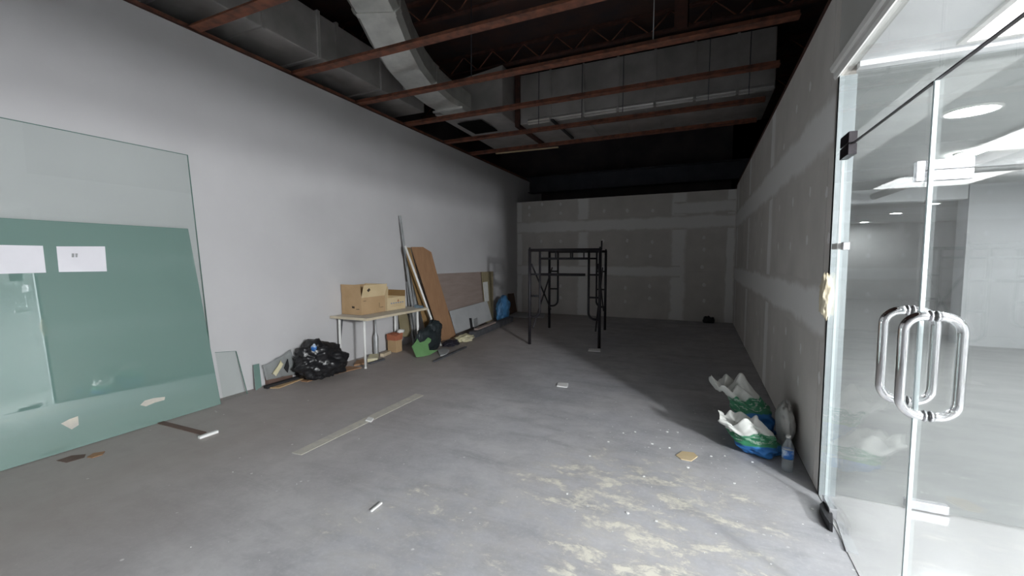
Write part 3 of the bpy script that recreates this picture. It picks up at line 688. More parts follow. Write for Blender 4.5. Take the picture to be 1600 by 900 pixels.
def carton(c, sx, sy, h, mat, label, flaps, inner='cardboard_dark', name='cardboard_box'):
    """open carton, four walls of 5 mm board, flaps given as (side, length, tilt in degrees from upright outward, material)"""
    x, y, z = c; t = thing(name, (x, y, z), label, 'box'); th = 0.005
    MB().box(x - sx / 2, x + sx / 2, y - sy / 2, y + sy / 2, z, z + th).build('base', mat, t)
    MB().box(x + sx / 2 - th, x + sx / 2, y - sy / 2, y + sy / 2, z + th, z + h).build('side', mat, t)
    MB().box(x - sx / 2, x - sx / 2 + th, y - sy / 2, y + sy / 2, z + th, z + h).build('side', mat, t)
    MB().box(x - sx / 2 + th, x + sx / 2 - th, y - sy / 2, y - sy / 2 + th, z + th, z + h).build('side', mat, t)
    MB().box(x - sx / 2 + th, x + sx / 2 - th, y + sy / 2 - th, y + sy / 2, z + th, z + h).build('side', mat, t)
    for side, L, tilt, fm in flaps:
        a = math.radians(tilt); d = {'+x': Vector((1, 0, 0)), '-x': Vector((-1, 0, 0)), '+y': Vector((0, 1, 0)), '-y': Vector((0, -1, 0))}[side]
        hw = (sy if 'x' in side else sx) / 2 * 0.985; s_ = Vector((0, 0, 1)).cross(d)
        o = Vector((x, y, z + h)) + d * ((sx if 'x' in side else sy) / 2 - th / 2)
        u = Vector((0, 0, 1)) * math.cos(a) + d * math.sin(a); nn = u.cross(s_)
        MB().obox(o + u * L / 2, u * L / 2, s_ * hw, nn * th / 2).build('flap', fm, t)
    return t
b1 = carton((-4.64, 4.87, TZ + 0.003), 0.38, 0.50, 0.25, 'cardboard', 'larger brown cardboard box with raised flaps on the table corner', [('-y', 0.19, 4, 'cardboard'), ('+x', 0.19, 16, 'cardboard_light'), ('-x', 0.17, -4, 'cardboard'), ('+y', 0.18, -6, 'cardboard_light')])
x1 = -4.64 + 0.19
# printed marks on the larger box
MB().prism([(-4.63, 4.87 - 0.2515, TZ + 0.10), (-4.58, 4.87 - 0.2515, TZ + 0.095), (-4.58, 4.87 - 0.2515, TZ + 0.125), (-4.63, 4.87 - 0.2515, TZ + 0.128)], (0, 0.001, 0)).build('print_mark', 'print_dark', b1)
MB().box(-4.55, -4.49, 4.87 - 0.2515, 4.87 - 0.2505, TZ + 0.082, TZ + 0.09).build('print_mark', 'print_dark', b1)
MB().box(x1 + 0.0003, x1 + 0.0013, 4.66, 4.72, TZ + 0.20, TZ + 0.206).build('print_mark', 'print_dark', b1)
MB().box(x1 + 0.0003, x1 + 0.0013, 5.01, 5.08, TZ + 0.075, TZ + 0.081).box(x1 + 0.0003, x1 + 0.0013, 4.99, 4.996, TZ + 0.075, TZ + 0.15).build('print_mark', 'print_dark', b1)
a16 = math.radians(16); cz = TZ + 0.25 + 0.115 * math.cos(a16); cx = x1 - 0.0025 + 0.115 * math.sin(a16) + 0.0035
u = Vector((math.sin(a16), 0, math.cos(a16)))
cc = Vector((cx, 4.74, cz)); MB().prism([cc - u * 0.032, cc + Vector((0, 0.036, 0)), cc + u * 0.032, cc - Vector((0, 0.036, 0))], (0.0008, 0, 0)).build('print_diamond', 'print_dark', b1)
b2 = carton((-4.62, 5.38, TZ + 0.003), 0.36, 0.44, 0.20, 'cardboard_light', 'smaller pale cardboard box with printed side behind the larger box', [('-y', 0.15, -12, 'cardboard_light'), ('+y', 0.10, 4, 'cardboard_dark'), ('-x', 0.15, 0, 'cardboard_light')])
x2 = -4.62 + 0.18
MB().prism([(x2, 5.40, TZ + 0.13), (x2, 5.44, TZ + 0.13), (x2, 5.42, TZ + 0.175)], (0.001, 0, 0)).build('print_mark', 'print_red', b2)
mbp = MB()
for k in range(6): mbp.box(x2, x2 + 0.001, 5.24 + k * 0.055, 5.275 + k * 0.055, TZ + 0.105, TZ + 0.12)
mbp.build('print_lines', 'print_blue', b2)
MB().box(x2, x2 + 0.001, 5.24, 5.54, TZ + 0.085, TZ + 0.09).box(x2, x2 + 0.001, 5.24, 5.50, TZ + 0.06, TZ + 0.065).build('print_lines', 'cardboard', b2)
tag(MB().hexa([(-4.35, 5.72, TZ), (-4.35, 5.72, TZ + 0.05), (-4.35, 5.79, TZ), (-4.35, 5.79, TZ + 0.05), (-4.22, 5.72, TZ), (-4.22, 5.72, TZ + 0.03), (-4.22, 5.79, TZ), (-4.22, 5.79, TZ + 0.03)]).build('folded_cloth', 'blue_grey_plastic'), 'small blue-grey folded cloth on the table end by the planks', 'cloth')

# ------------------------------------------------------------------ rubbish along the white wall
t = thing('trash_bag', (-4.55, 4.05, 0), 'shiny black trash bag with a blue bottle label on top', 'bag')
def bagshape(p, d):
    if d.z > 0.25: k = (d.z - 0.25) / 0.75; p.y -= 0.10 * k; p.z += 0.03 * k
    return p
crumple('bag', 'black_plastic', t, (-4.52, 3.98, 0.20), (0.25, 0.36, 0.24), 0.24, 2.4, 5, 1, 0.016, shape=bagshape)
crumple('gathered_top', 'black_plastic', t, (-4.56, 3.88, 0.42), (0.13, 0.12, 0.10), 0.3, 2.6, 3, 5, 0.0)
P = onX(490, 541, -4.43)
t2 = thing('crushed_bottle', P, 'crushed blue-labelled bottle poking out of the black trash bag', 'bottle')
MB().lathe((P.x, P.y, P.z - 0.05), [(0.012, -0.03), (0.034, -0.01), (0.036, 0.06), (0.030, 0.075), (0.012, 0.10), (0.012, 0.115)], 14, (0.5, -0.35, 0.7)).build('body', 'blue_label', t2)
# flattened cardboard and offcuts around the bag
bit('cardboard_strip', 'long torn brown cardboard strip on the floor in front of the trash bag', 'cardboard', [(418, 607), (430, 600), (486, 585), (497, 586), (470, 594), (436, 607)], 0.012, 'cardboard')
bit('cardboard_strip', 'narrow orange-brown cardboard strip under the front of the trash bag', 'cardboard', [(470, 596), (500, 585), (545, 573), (565, 575), (520, 586), (480, 597)], 0.010, 'plywood')
t = thing('crushed_bottle', onZ(402, 604), 'flat blue-grey crushed plastic bottle at the foot of the wall', 'bottle')
P = onZ(384, 608); Q = onZ(404, 604)
MB().tube([P + Vector((0, 0, .03)), P.lerp(Q, .2) + Vector((0, 0, .038)), P.lerp(Q, .7) + Vector((0, 0, .04)), P.lerp(Q, .88) + Vector((0, 0, .03)), Q + Vector((0, 0, .03))], [0.03, 0.038, 0.036, 0.014, 0.014], 12).build('body', 'blue_grey_plastic', t)
def lean(name, label, cat, pix, x0, z1, th, mat, xw=XL, group=None):
    """a board leaning from the floor line X=x0 to the wall at height z1, outline unprojected on that plane"""
    a = Vector((x0, 0, 0)); n = Vector((0, 1, 0)).cross(Vector((xw - x0, 0, z1))).normalized()
    if n.x < 0: n = -n
    P = []
    for x, y in pix:
        q = onP(x, y, a + n * th, n); q.z = max(q.z, 0.012); P.append(q)
    o = MB().prism(P, -n * th).build(name, mat); return tag(o, label, cat, group)
lean('glass_shard', 'grey-green glass shard standing against the wall beside the trash bag', 'glass shard', [(396, 570), (405, 568), (409, 604), (400, 610)], -4.70, 0.5, 0.008, 'green_glass')
def wavy(pix, x0, z1, amp, seed, nu=14, nv=10):
    n_ = Vector((0, 1, 0)).cross(Vector((XL - x0, 0, z1))).normalized()
    if n_.x < 0: n_ = -n_
    q = [onP(x, y, Vector((x0, 0, 0)), n_) for x, y in pix]; vs = []
    for k in (0, 1):
        for j_ in range(nv + 1):
            for i_ in range(nu + 1):
                p_ = q[0].lerp(q[1], i_ / nu).lerp(q[3].lerp(q[2], i_ / nu), j_ / nv)
                p_ = p_ + n_ * (amp * (1.2 + noise.noise(p_ * 9 + Vector((seed, 0, 0))) + abs(noise.noise(p_ * 21))) + 0.006 * k) + Vector((0, 0, 0.05 * noise.noise(p_ * 8 + Vector((0, seed, 0))) if j_ == 0 else 0))
                p_.z = max(p_.z, 0.004); vs.append(p_)
    W = nu + 1; T = W * (nv + 1); fs = []
    for j_ in range(nv):
        for i_ in range(nu):
            a_ = j_ * W + i_; fs += [(a_, a_ + 1, a_ + W + 1, a_ + W), (T + a_, T + a_ + W, T + a_ + W + 1, T + a_ + 1)]
    rim = list(range(nu)) + [i_ * W + nu for i_ in range(nv)] + [nv * W + i_ for i_ in range(nu, 0, -1)] + [i_ * W for i_ in range(nv, 0, -1)]
    for a_, b_ in zip(rim, rim[1:] + rim[:1]): fs.append((a_, b_, b_ + T, a_ + T))
    return MB().add(vs, fs, True)
tag(wavy([(407, 570), (452, 549), (461, 584), (413, 594)], -4.79, 0.9, 0.022, 2).build('plastic_sheet', 'film_plastic'), 'crumpled translucent plastic sheet behind the brown block', 'plastic sheet')
tag(wavy([(424, 583), (437, 565), (441, 569), (430, 588)], -4.72, 0.9, 0.01, 5).build('torn_wrapper', 'yellow_paper'), 'torn pale wrapper on top of the brown block', 'wrapper')
lean('dark_tile', 'small black shard standing behind the brown block', 'shard', [(445, 575), (450, 561), (452, 572), (450, 582)], -4.71, 0.9, 0.012, 'black_matte')
tag(MB().beam(onZ(414, 602) + Vector((0.02, 0, 0.065)), onZ(452, 590) + Vector((0.02, 0, 0.065)), 0.09, 0.12).build('wood_block', 'brown_thing', None, 0.006), 'short brown timber block lying beside the trash bag', 'wood block')
tag(MB().beam(onZ(406, 606) + Vector((0.10, 0, 0.018)), onZ(462, 590) + Vector((0.10, 0, 0.018)), 0.07, 0.035).build('floor_batten', 'black_matte', None, 0.004), 'black batten on the floor in front of the brown block', 'batten')
# bits under the table
bit('cardboard_scrap', 'flat reddish cardboard scrap under the table', 'cardboard', [(553, 572), (557, 565), (568, 562), (571, 569)], 0.02, 'plywood')
tag(MB().hexa([onZ(574, 566), onZ(574, 566) + Vector((0, 0, .05)), onZ(578, 558), onZ(578, 558) + Vector((0, 0, .05)), onZ(590, 563), onZ(590, 563) + Vector((0, 0, .035)), onZ(592, 556), onZ(592, 556) + Vector((0, 0, .035))]).build('folded_paper', 'yellow_paper'), 'folded cream paper on the floor under the table', 'paper')
tag(MB().beam(onZ(597, 558) + Vector((0, 0, .03)), onZ(608, 553) + Vector((0, 0, .03)), 0.07, 0.05).build('pale_offcut', 'pale_wood'), 'pale wooden offcut on the floor under the table', 'wood block')
tag(MB().beam(onZ(577, 569) + Vector((0, 0, .01)), onZ(600, 562) + Vector((0, 0, .01)), 0.05, 0.02).build('dark_offcut', 'dark_timber'), 'thin dark offcut beside the cream paper under the table', 'wood block')
tag(MB().tube([(-4.82, 4.52, 0.005), (-4.80, 4.60, TZ - 0.04)], 0.008, 8).build('thin_rod', 'dark_timber'), 'thin dark rod standing under the table by the wall', 'rod')
# carton with red rim
P = onZ(621, 551)
t = thing('drinks_carton', P, 'small brown carton with a red rim and white rag under the table', 'carton')
cx, cy = P.x - 0.10, P.y + 0.06
MB().box(cx - 0.09, cx + 0.09, cy - 0.075, cy + 0.075, 0.0, 0.20).build('body', 'cardboard', t, 0.004)
MB().hexa([(cx - 0.095, cy - 0.08, 0.20), (cx - 0.10, cy - 0.085, 0.30), (cx - 0.095, cy + 0.08, 0.20), (cx - 0.10, cy + 0.085, 0.31), (cx + 0.095, cy - 0.08, 0.20), (cx + 0.10, cy - 0.085, 0.28), (cx + 0.095, cy + 0.08, 0.20), (cx + 0.10, cy + 0.085, 0.31)]).build('rim', 'print_red', t)
crumple('rag', 'white_plastic', t, (cx + 0.05, cy + 0.10, 0.33), (0.06, 0.08, 0.035), 0.4, 2.5, 3, 9, 0.0)
tag(MB().lathe((-4.74, 5.22, 0), [(0.04, 0.0), (0.042, 0.02), (0.042, 0.30), (0.02, 0.36), (0.014, 0.40), (0.014, 0.66)], 14).build('spray_wand', 'grey_metal'), 'grey canister with a thin upright wand under the table', 'canister')
lean('wood_offcut', 'weathered olive wooden offcut leaning on the wall under the table', 'plank', [(623, 489), (635, 487), (643, 515), (640, 526), (628, 526)], -4.62, 0.62, 0.02, 'olive_wood')
# black bag and green plastic
t = thing('trash_bag', (-4.2, 5.75, 0), 'dull dark bag slumped beside the table leg behind the green plastic piece', 'bag')
def slump(p, d):
    if d.z > 0.2: p.y += 0.14 * (d.z - 0.2); p.x -= 0.05 * (d.z - .2)
    return p
crumple('bag', 'teal_black', t, (-4.12, 5.78, 0.19), (0.09, 0.36, 0.24), 0.25, 2.2, 4, 3, 0.004, shape=slump)
crumple('bag_top', 'teal_black', t, (-4.15, 6.00, 0.34), (0.08, 0.20, 0.17), 0.28, 2.4, 4, 6, 0.004)
a = Vector((-3.93, 0, 0)); n = Vector((1, -0.25, 0.35)).normalized()
gp = [(651, 558), (644, 541), (651, 532), (652, 529), (656, 535), (663, 533), (669, 527), (674, 530), (673, 534), (669, 538), (671, 547), (685, 547), (672, 555), (660, 559)]
p0 = onZ(655, 559)
P = [onP(x, y, p0, n) for x, y in gp]
for q in P: q.z = max(q.z, 0.006)
tag(MB().prism(P, -n * 0.02).build('green_plastic_piece', 'green_plastic', None, 0.003), 'broken piece of moulded green plastic leaning on the dark bag', 'plastic piece')
# metal studs and planks leaning at the table end
def pole(name, label, cat, a, b, r, mat, seg=10): return tag(MB().tube([a, b], r, seg).build(name, mat), label, cat)
def foot(xp, X): return Vector((X, onX(xp, 535, X).y, 0.0))
p0 = foot(652, -4.62); q0 = onX(624, 337, XL + 0.035)
t = thing('metal_stud', p0, 'tall thin metal stud leaning on the wall behind the planks', 'stud')
def channel(a, b, wdt, fl, mat, parent, name):
    a, b = Vector(a), Vector(b); d = (b - a).normalized(); s_ = Vector((0, 1, 0)); s_ = (s_ - d * s_.dot(d)).normalized(); n_ = s_.cross(d)
    if n_.x < 0: n_ = -n_
    m_ = MB(); c_ = (a + b) / 2; hl = (b - a).length / 2
    m_.obox(c_, d * hl, s_ * wdt / 2, n_ * 0.002); m_.obox(c_ + s_ * wdt / 2 + n_ * fl / 2, d * hl, s_ * 0.002, n_ * fl / 2); m_.obox(c_ - s_ * wdt / 2 + n_ * fl / 2, d * hl, s_ * 0.002, n_ * fl / 2)
    return m_.build(name, mat, parent)
channel(p0 + Vector((0, 0, .01)), q0, 0.04, 0.02, 'grey_metal', t, 'channel')
for k, (pa, pb, lab) in enumerate((((646, 533), (636, 440), 'shorter grey metal stud leaning behind the table leg'), ((655, 530), (643, 430), 'shorter grey metal stud standing between the tall stud and the wide plank'))):
    a_ = foot(pa[0], -4.70 + 0.16 * k); b_ = onX(*pb, XL + 0.04 + 0.06 * k); t = thing('metal_stud', a_, lab, 'stud'); channel(a_ + Vector((0, 0, .01)), b_, 0.05, 0.03, 'grey_metal', t, 'channel')
def plank(name, label, pixb, pixt, th, mat, xw=XL + 0.03, edge=None):
    b0, b1 = onZ(*pixb[0]), onZ(*pixb[1]); P = [b0, b1] + [onX(x, y, xw) for x, y in pixt]
    n_ = (P[1] - P[0]).cross(P[-1] - P[0]).normalized()
    if n_.x < 0: n_ = -n_
    p_ = P[0]
    P = [b0, b1] + [onP(x, y, p_, n_) for x, y in pixt]
    for q in P: q.z = max(q.z, 0.004)
    lo = min(q.x for q in P)
    o = MB().prism(P, -n_ * th).build(name, mat); return tag(o, label, 'plank'), P, n_
plank('wooden_plank', 'narrow brown plank leaning beside the white rod', [(672, 540), (680, 538)], [(641, 387), (631, 386)], 0.018, 'cardboard_dark', XL + 0.06)
plank('wooden_plank', 'wide brown plywood plank with a cut corner leaning on the wall', [(690, 533), (713, 527)], [(683, 428), (674, 394), (661, 386), (643, 386)], 0.018, 'plywood', XL + 0.05)
pole('white_rod', 'slim white rod leaning across the planks beside the table', 'rod', onZ(689, 541) + Vector((0, 0, 0.01)), onX(633, 384, XL + 0.26), 0.019, 'white_rod')
# big sheet, grey board and the rest at the far end of the wall
lean('plywood_sheet', 'long grey-brown plywood sheet leaning on its edge along the wall', 'sheet', [(676, 428), (771, 424), (771, 504), (690, 530)], -4.66, 1.26, 0.018, 'plywood_grey')
lean('olive_batten', 'olive wooden batten standing at the end of the plywood sheet', 'batten', [(753, 425), (770, 424), (771, 500), (760, 505)], -4.60, 1.26, 0.02, 'olive_wood', XL + 0.06)
lean('white_lath', 'short white slat leaning on the plywood sheet', 'slat', [(755, 441), (762, 440), (764, 470), (758, 472)], -4.575, 1.26, 0.012, 'white_plastic', XL + 0.10)
gb = lean('grey_board', 'pale grey board with a slot and hook leaning in front of the plywood sheet', 'board', [(703, 486), (761, 470), (769, 499), (745, 509), (713, 521)], -4.44, 0.8, 0.02, 'grey_board', XL + 0.16)
def onlean(x, y, x0, xw, z1, off):
    n_ = Vector((0, 1, 0)).cross(Vector((xw - x0, 0, z1))).normalized()
    if n_.x < 0: n_ = -n_
    return onP(x, y, Vector((x0, 0, 0)) + n_ * off, n_), n_
q = [onlean(x, y, -4.44, XL + 0.16, 0.8, 0.0205)[0] - gb.location for x, y in ((733, 497), (737, 497), (739, 513), (735, 513))]
n_ = onlean(735, 500, -4.44, XL + 0.16, 0.8, 0.02)[1]
MB().prism([p + gb.location for p in q], n_ * 0.001).build('slot', 'black_matte', gb)
q = [onlean(x, y, -4.44, XL + 0.16, 0.8, 0.0205)[0] for x, y in ((739, 499), (745, 496), (747, 512), (741, 514))]
MB().prism(q, n_ * 0.012).build('hook_plate', 'grey_metal', gb)
t = thing('blue_tarp_bag', (-4.5, 9.6, 0), 'crumpled blue plastic bag standing at the end of the plywood sheet', 'bag')
pb_ = onZ(785, 503)
def tallbag(p, d):
    p.y += 0.30 * max(0, p.z) * 0.9; return p
crumple('bag', 'tarp_blue', t, (pb_.x - 0.04, pb_.y + 0.10, 0.28), (0.15, 0.24, 0.36), 0.22, 2.6, 4, 11, 0.004, shape=tallbag)
lean('brown_board', 'dark brown board leaning in the corner behind the blue bag', 'board', [(794, 459), (803, 458), (808, 487), (795, 492)], -4.62, 0.72, 0.02, 'brown_thing')
bit('white_skirting', 'pale strip of board lying on the floor in the corner', 'strip', [(795, 496), (800, 489), (852, 491), (850, 497)], 0.02, 'grey_board')
tag(MB().beam(onZ(738, 528) + Vector((0, 0, .06)), onZ(798, 502) + Vector((0, 0, .06)), 0.14, 0.12).build('dark_beam', 'dark_timber', None, 0.006), 'dark squared timber lying on the floor before the grey board', 'timber')
tag(MB().beam(onZ(744, 525) + Vector((0, 0, .136)), onZ(772, 513) + Vector((0, 0, .136)), 0.09, 0.03).build('grey_lath', 'plywood_grey'), 'grey slat resting on top of the dark timber', 'slat')
t = thing('paper_bag', onZ(732, 532), 'crumpled cream paper bag on the floor below the grey board', 'bag')
pb_ = onZ(731, 533)
crumple('bag', 'yellow_paper', t, (pb_.x - 0.08, pb_.y, 0.05), (0.16, 0.24, 0.075), 0.35, 2.6, 4, 14, 0.003)
t = thing('dark_cloth', onZ(704, 541), 'dark purple cloth bundled on the floor at the foot of the wide plank', 'cloth')
pb_ = onZ(704, 543)
crumple('cloth', 'dark_cloth', t, (pb_.x - 0.1, pb_.y + 0.16, 0.035), (0.12, 0.20, 0.06), 0.35, 2.4, 4, 17, 0.003)
tag(MB().beam(onZ(678, 566) + Vector((0, 0, .012)), onZ(728, 543) + Vector((0, 0, .012)), 0.035, 0.022).build('floor_stick', 'dark_timber'), 'long thin dark stick lying on the floor near the cream paper bag', 'stick')
bit('grey_rag', 'flat grey plastic scrap on the floor beside the dark cloth', 'plastic piece', [(684, 549), (694, 545), (702, 548), (698, 555), (688, 557)], 0.02, 'grey_board')

# ------------------------------------------------------------------ scaffold tower
FL = [Vector((-2.79, 7.02, 0)), Vector((-1.55, 7.14, 0)), Vector((-3.05, 8.86, 0)), Vector((-1.85, 9.08, 0))]
sc = thing('scaffold_tower', (FL[0] + FL[3]) / 2, 'black walk-through scaffold tower standing on the concrete floor', 'scaffold')
HS = 1.72
def frame(L, R):
    d = (R - L).normalized(); w_ = (R - L).length
    up = lambda q, z: q + Vector((0, 0, z))
    for q in (L, R):
        MB().tube([up(q, 0.0), up(q, HS)], 0.027, 10).build('leg', 'scaffold_paint', sc)
        MB().tube([up(q, HS), up(q, HS + 0.03)], 0.017, 10).build('coupling_pin', 'scaffold_paint', sc)
    MB().tube([up(L, HS - 0.02), up(R, HS - 0.02)], 0.027, 10).build('top_rail', 'scaffold_paint', sc)
    i0, i1 = L + d * 0.19, R - d * 0.19
    for q, s_ in ((i0, -1), (i1, 1)):
        path = [up(q, HS - 0.02), up(q, 0.62)]
        for k in range(1, 7):
            a_ = math.pi / 2 * k / 6; path.append(up(q, 0.62 - 0.12 * math.sin(a_)) + d * s_ * 0.12 * (1 - math.cos(a_)))
        path.append(up(q + d * s_ * 0.19, 0.50))
        MB().tube(path, 0.020, 10).build('inner_post', 'scaffold_paint', sc)
        for z in (1.27, 0.88): MB().tube([up(q, z), up(q + d * s_ * 0.19, z)], 0.016, 8).build('rung', 'scaffold_paint', sc)
    MB().tube([up(i0, HS - 0.17), up(i1, HS - 0.17)], 0.02, 10).build('header_rail', 'scaffold_paint', sc)
    for k in (0.33, 0.67): MB().tube([up(i0.lerp(i1, k), HS - 0.17), up(i0.lerp(i1, k), HS - 0.02)], 0.015, 8).build('header_strut', 'scaffold_paint', sc)
frame(FL[0], FL[1]); frame(FL[2], FL[3])
i0 = FL[2].lerp(FL[3], .16); i1 = FL[2].lerp(FL[3], .78)
MB().tube([FL[0].lerp(FL[1], .16) + Vector((0, 0, 1.27)), FL[0].lerp(FL[1], .80) + Vector((0, 0, 1.27))], 0.024, 10).build('guard_rail', 'scaffold_paint', sc)
for a_, b_ in ((FL[0], FL[2]), (FL[1], FL[3])):
    o_ = (FL[1] - FL[0]).normalized() * (0.035 if a_ is FL[0] else -0.035)
    MB().tube([a_ + o_ + Vector((0, 0, 1.45)), b_ + o_ + Vector((0, 0, 0.42))], 0.015, 8).build('cross_brace', 'scaffold_paint', sc)
    MB().tube([a_ + o_ * 1.8 + Vector((0, 0, 0.30)), b_ + o_ * 1.8 + Vector((0, 0, 1.35))], 0.015, 8).build('cross_brace', 'scaffold_paint', sc)
MB().tube([FL[1] + Vector((0.02, 0, HS - 0.02)), FL[1] + Vector((0.022, 0.01, HS + 0.13))], 0.015, 8).build('standing_pin', 'scaffold_paint', sc)
MB().tube([FL[1] + Vector((-0.03, 0.1, 0.35)), FL[1] + Vector((-0.02, 0.1, 1.66))], 0.015, 8).build('spare_tube', 'scaffold_paint', sc)
bit('white_block', 'small white block on the floor by the scaffold leg', 'block', [(919, 549), (920, 546), (938, 546), (938, 550)], 0.015, 'chip_white')

# ------------------------------------------------------------------ sacks and bottle against the right partition
def uvsack(name, mat, parent, base, ht, rx, ry, rot, tiltx, tilty, seed, flare=0.3, open_=True):
    """woven sack: crumpled open tube with a ragged rolled mouth; uv.y runs up the sack"""
    nu, nv = 40, 26; vs = []; uv = []; fs = []
    base = Vector(base); org = wloc(parent)
    for j in range(nv + 1):
        tt = j / nv
        for i in range(nu):
            a_ = 2 * math.pi * i / nu; d = Vector((math.cos(a_), math.sin(a_), tt * 2.2)) 
            n_ = noise.noise(d * 1.5 + Vector((seed, 0, 0))); r_ = abs(noise.noise(d * 3.6 + Vector((0, seed, 0)))); r2 = abs(noise.noise(d * 8 + Vector((0, seed, 3))))
            k = (0.62 + 0.38 * math.sin(min(tt * 1.35 + 0.12, 1.2) * math.pi * 0.75)) * (1 + flare * max(0, tt - 0.7)) if tt > 0 else 0.6
            k *= 1 + 0.38 * n_ - 0.55 * r_ - 0.22 * r2 + 0.14
            top = 1 + (0.34 * noise.noise(Vector((math.cos(a_) * 1.4 + seed, math.sin(a_) * 1.4, 0))) + 0.10 * noise.noise(Vector((math.cos(a_) * 3.4 + seed, math.sin(a_) * 3.4, 2)))) * max(0, tt - 0.45) / 0.55
            x, y, z = math.cos(a_) * rx * k, math.sin(a_) * ry * k, ht * tt * top
            x += tiltx * tt * tt * ht; y += tilty * tt * tt * ht
            c_, s_ = math.cos(rot), math.sin(rot)
            vs.append(base + Vector((x * c_ - y * s_, x * s_ + y * c_, z + 0.004)) - org); uv.append((i / nu, tt))
    # mouth folds back inside
    for i in range(nu):
        v_ = vs[nv * nu + i]; cen = sum((vs[nv * nu + q] for q in range(nu)), Vector()) / nu
        vs.append(v_.lerp(cen, 0.22) - Vector((0, 0, ht * 0.16))); uv.append((i / nu, 0.9))
    b0 = len(vs); vs.append(base + Vector((0, 0, 0.004)) - org); uv.append((0.5, 0)); 
    cen = sum((vs[(nv + 1) * nu + q] for q in range(nu)), Vector()) / nu; vs.append(cen - Vector((0, 0, 0.02))); uv.append((0.5, 0.9))
    for j in range(nv + 1):
        for i in range(nu): fs.append((j * nu + i, j * nu + (i + 1) % nu, (j + 1) * nu + (i + 1) % nu, (j + 1) * nu + i))
    for i in range(nu):
        fs.append((b0, (i + 1) % nu, i)); fs.append((b0 + 1, (nv + 1) * nu + i, (nv + 1) * nu + (i + 1) % nu))
    me = bpy.data.meshes.new(name); me.from_pydata(vs, [], fs); me.update()
    for p_ in me.polygons: p_.use_smooth = True
    ul = me.uv_layers.new(name='UVMap')
    for lp in me.loops: ul.data[lp.index].uv = uv[lp.vertex_index]
    me.materials.append(MATS[mat]); o = bpy.data.objects.new(name, me); COL.objects.link(o); o.parent = parent
    so = o.modifiers.new('subdivision', 'SUBSURF'); so.levels = 1; so.render_levels = 1
    return o
t = thing('woven_sack', (0.5, 4.15, 0), 'taller crumpled white, green and blue woven sack standing against the partition', 'sack')
uvsack('sack', 'sack_print', t, (0.50, 4.20, 0), 0.45, 0.15, 0.19, 0.3, -0.62, 0.05, 2.0)
t = thing('woven_sack', (0.5, 3.8, 0), 'shorter slumped white, green and blue woven sack next to the plastic bottle', 'sack')
uvsack('sack', 'sack_print_b', t, (0.46, 3.78, 0), 0.27, 0.18, 0.16, 0.2, -0.62, 0.0, 8.0)
t = thing('white_sack', (0.67, 3.96, 0), 'crumpled empty white sack squeezed between the printed sacks and the partition', 'sack')
crumple('sack', 'white_plastic', t, (0.672, 3.98, 0.19), (0.06, 0.20, 0.21), 0.24, 1.7, 4, 23, 0.004)
bt = thing('plastic_bottle', (0.62, 3.52, 0), 'clear plastic water bottle with a blue label standing against the partition', 'bottle')
MB().lathe((0.62, 3.52, 0.002), [(0.028, 0.0), (0.036, 0.006), (0.037, 0.05), (0.034, 0.06), (0.037, 0.07), (0.037, 0.17), (0.034, 0.19), (0.014, 0.235), (0.013, 0.25)], 20).build('body', 'bottle_plastic', bt)
MB().lathe((0.62, 3.52, 0.002), [(0.0378, 0.10), (0.0378, 0.165)], 20).build('label', 'blue_label', bt)
MB().lathe((0.62, 3.52, 0.252), [(0.0155, 0.0), (0.0155, 0.016), (0.013, 0.019)], 16).build('cap', 'white_plastic', bt)

# ------------------------------------------------------------------ bits by the door
t = thing('foam_guard', onX(1292, 465, XR), 'lump of cream expanding foam on the partition edge beside the glass door', 'foam')
p = onX(1293, 465, XR)
crumple('foam', 'foam', t, (XR - 0.01, 3.255, 1.31), (0.035, 0.045, 0.14), 0.3, 2.0, 4, 31, -1)
t = thing('door_stop_clip', (XR, 3.2, 1.6), 'small white lock clip on the jamb beside the glass door', 'clip')
p = onX(1325, 391, XR)
MB().box(XR - 0.03, XR, 2.99, 3.10, 1.60, 1.635).build('body', 'white_trim', t, 0.003); MB().box(XR - 0.012, XR + 0.02, 2.95, 2.99, 1.595, 1.64).build('keeper', 'brushed_steel', t, 0.003)
bit('jamb_hole_shade', 'black lump standing for the dark hole at the broken foot of the jamb', 'dark_hole', [(1280, 800), (1286, 795), (1300, 812), (1301, 832), (1296, 830), (1288, 818)], 0.05, 'black_matte')  # black solid stands in for the darkness of the hole in the jamb
bit('glass_shard', 'flat clear glass shard lying on the white tiles by the threshold', 'glass shard', [(1306, 814), (1318, 818), (1332, 845), (1342, 868), (1322, 862)], 0.006, 'grey_board', 0.0045)
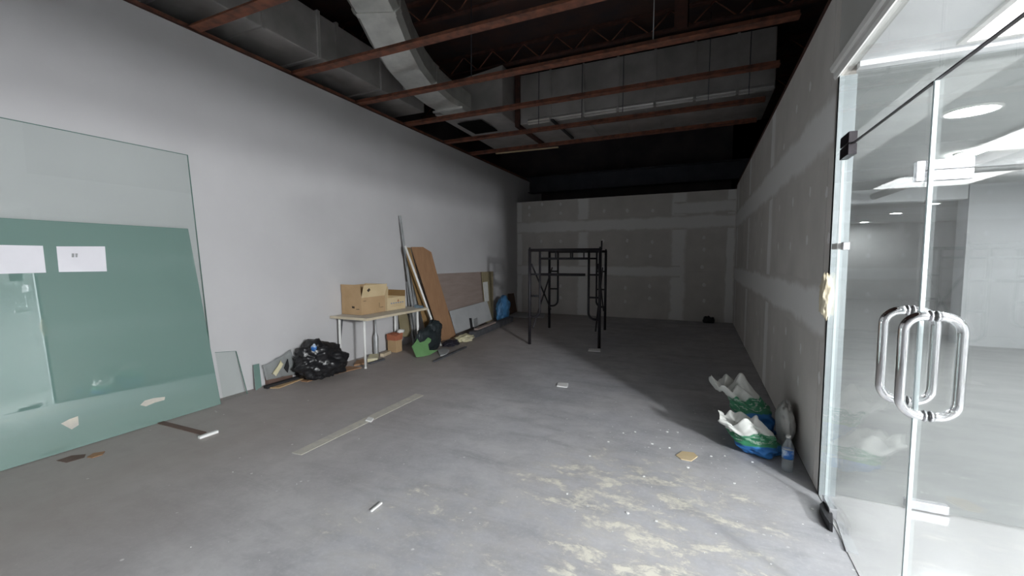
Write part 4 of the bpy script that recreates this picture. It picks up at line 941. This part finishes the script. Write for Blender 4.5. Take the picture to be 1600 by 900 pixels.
# ------------------------------------------------------------------ things lying on the floor
tag(MB().prism([onZ(x, y) for x, y in ((456, 708), (471, 711), (662, 618), (650, 615))], (0, 0, 0.0025)).build('paint_strip', 'tape_line'), 'long pale strip of old tape stuck on the concrete', 'tape')
tag(MB().beam(onZ(311, 686) + Vector((0, 0, .012)), onZ(340, 676) + Vector((0, 0, .012)), 0.03, 0.022).build('white_stick', 'chip_white'), 'short white stick on the floor near the green glass', 'stick')
bit('brown_scrap', 'small dark brown scrap on the floor before the green glass', 'scrap', [(136, 715), (146, 709), (164, 706), (160, 711), (144, 716)], 0.006, 'plywood')
bit('brown_stain', 'flat tan cardboard scrap next to the dark brown scrap', 'scrap', [(88, 720), (112, 712), (134, 710), (132, 715), (104, 723)], 0.0025, 'brown_thing')
bit('paper_chip', 'white paper chip on the open floor in front of the scaffold', 'paper', [(870, 604), (872, 599), (888, 600), (886, 606)], 0.012, 'chip_white')
bit('cardboard_piece', 'flat tan cardboard piece on the floor in front of the sacks', 'cardboard', [(1056, 712), (1066, 706), (1084, 708), (1090, 714), (1080, 721), (1064, 718)], 0.006, 'cardboard_light')
bit('white_chip', 'white plaster chip on the pale tape strip', 'chip', [(571, 658), (576, 653), (584, 655), (580, 660)], 0.012, 'chip_white')
tag(MB().beam(onZ(228, 655) + Vector((0, 0, .006)), onZ(318, 678) + Vector((0, 0, .006)), 0.05, 0.008).build('brown_lath', 'brown_thing'), 'thin flat brown lath on the floor from the green glass to the white stick', 'lath')
tag(MB().beam(onZ(580, 800) + Vector((0, 0, .006)), onZ(596, 787) + Vector((0, 0, .006)), 0.012, 0.01).build('twisted_scrap', 'chip_white'), 'tiny white twisted scrap on the open concrete', 'scrap')
pb_ = onZ(1106, 503)
t = thing('dark_rag', (pb_.x, YB - 0.2, 0), 'small dark rag lying against the foot of the back partition', 'rag')
crumple('rag', 'teal_black', t, (pb_.x, YB - 0.16, 0.06), (0.13, 0.10, 0.11), 0.4, 2.4, 3, 41, 0.003)
mb = MB(); rnd = random.Random(4)
def chip(p, r_):
    n_ = rnd.randint(4, 6); a0 = rnd.random() * 6
    mb.prism([p + Vector((math.cos(a0 + 2 * math.pi * i / n_) * r_ * rnd.uniform(.6, 1.2), math.sin(a0 + 2 * math.pi * i / n_) * r_ * rnd.uniform(.5, 1.1), 0.001)) for i in range(n_)], (0, 0, r_ * 0.5))
for i in range(120):
    x, y = rnd.gauss(-0.05, 0.55), rnd.gauss(3.2, 0.65)
    if x < 0.70 and y > 1.2: chip(Vector((x, y, 0)), rnd.choice((0.002, 0.003, 0.003, 0.004, 0.005, 0.010)))
for i in range(60):
    chip(Vector((rnd.uniform(-3.4, 0.6), rnd.uniform(1.0, 7.0), 0)), rnd.uniform(0.002, 0.005))
tag(mb.build('plaster_crumbs', 'chip_white'), 'scattered white plaster crumbs all over the concrete floor', 'debris', None, 'stuff')
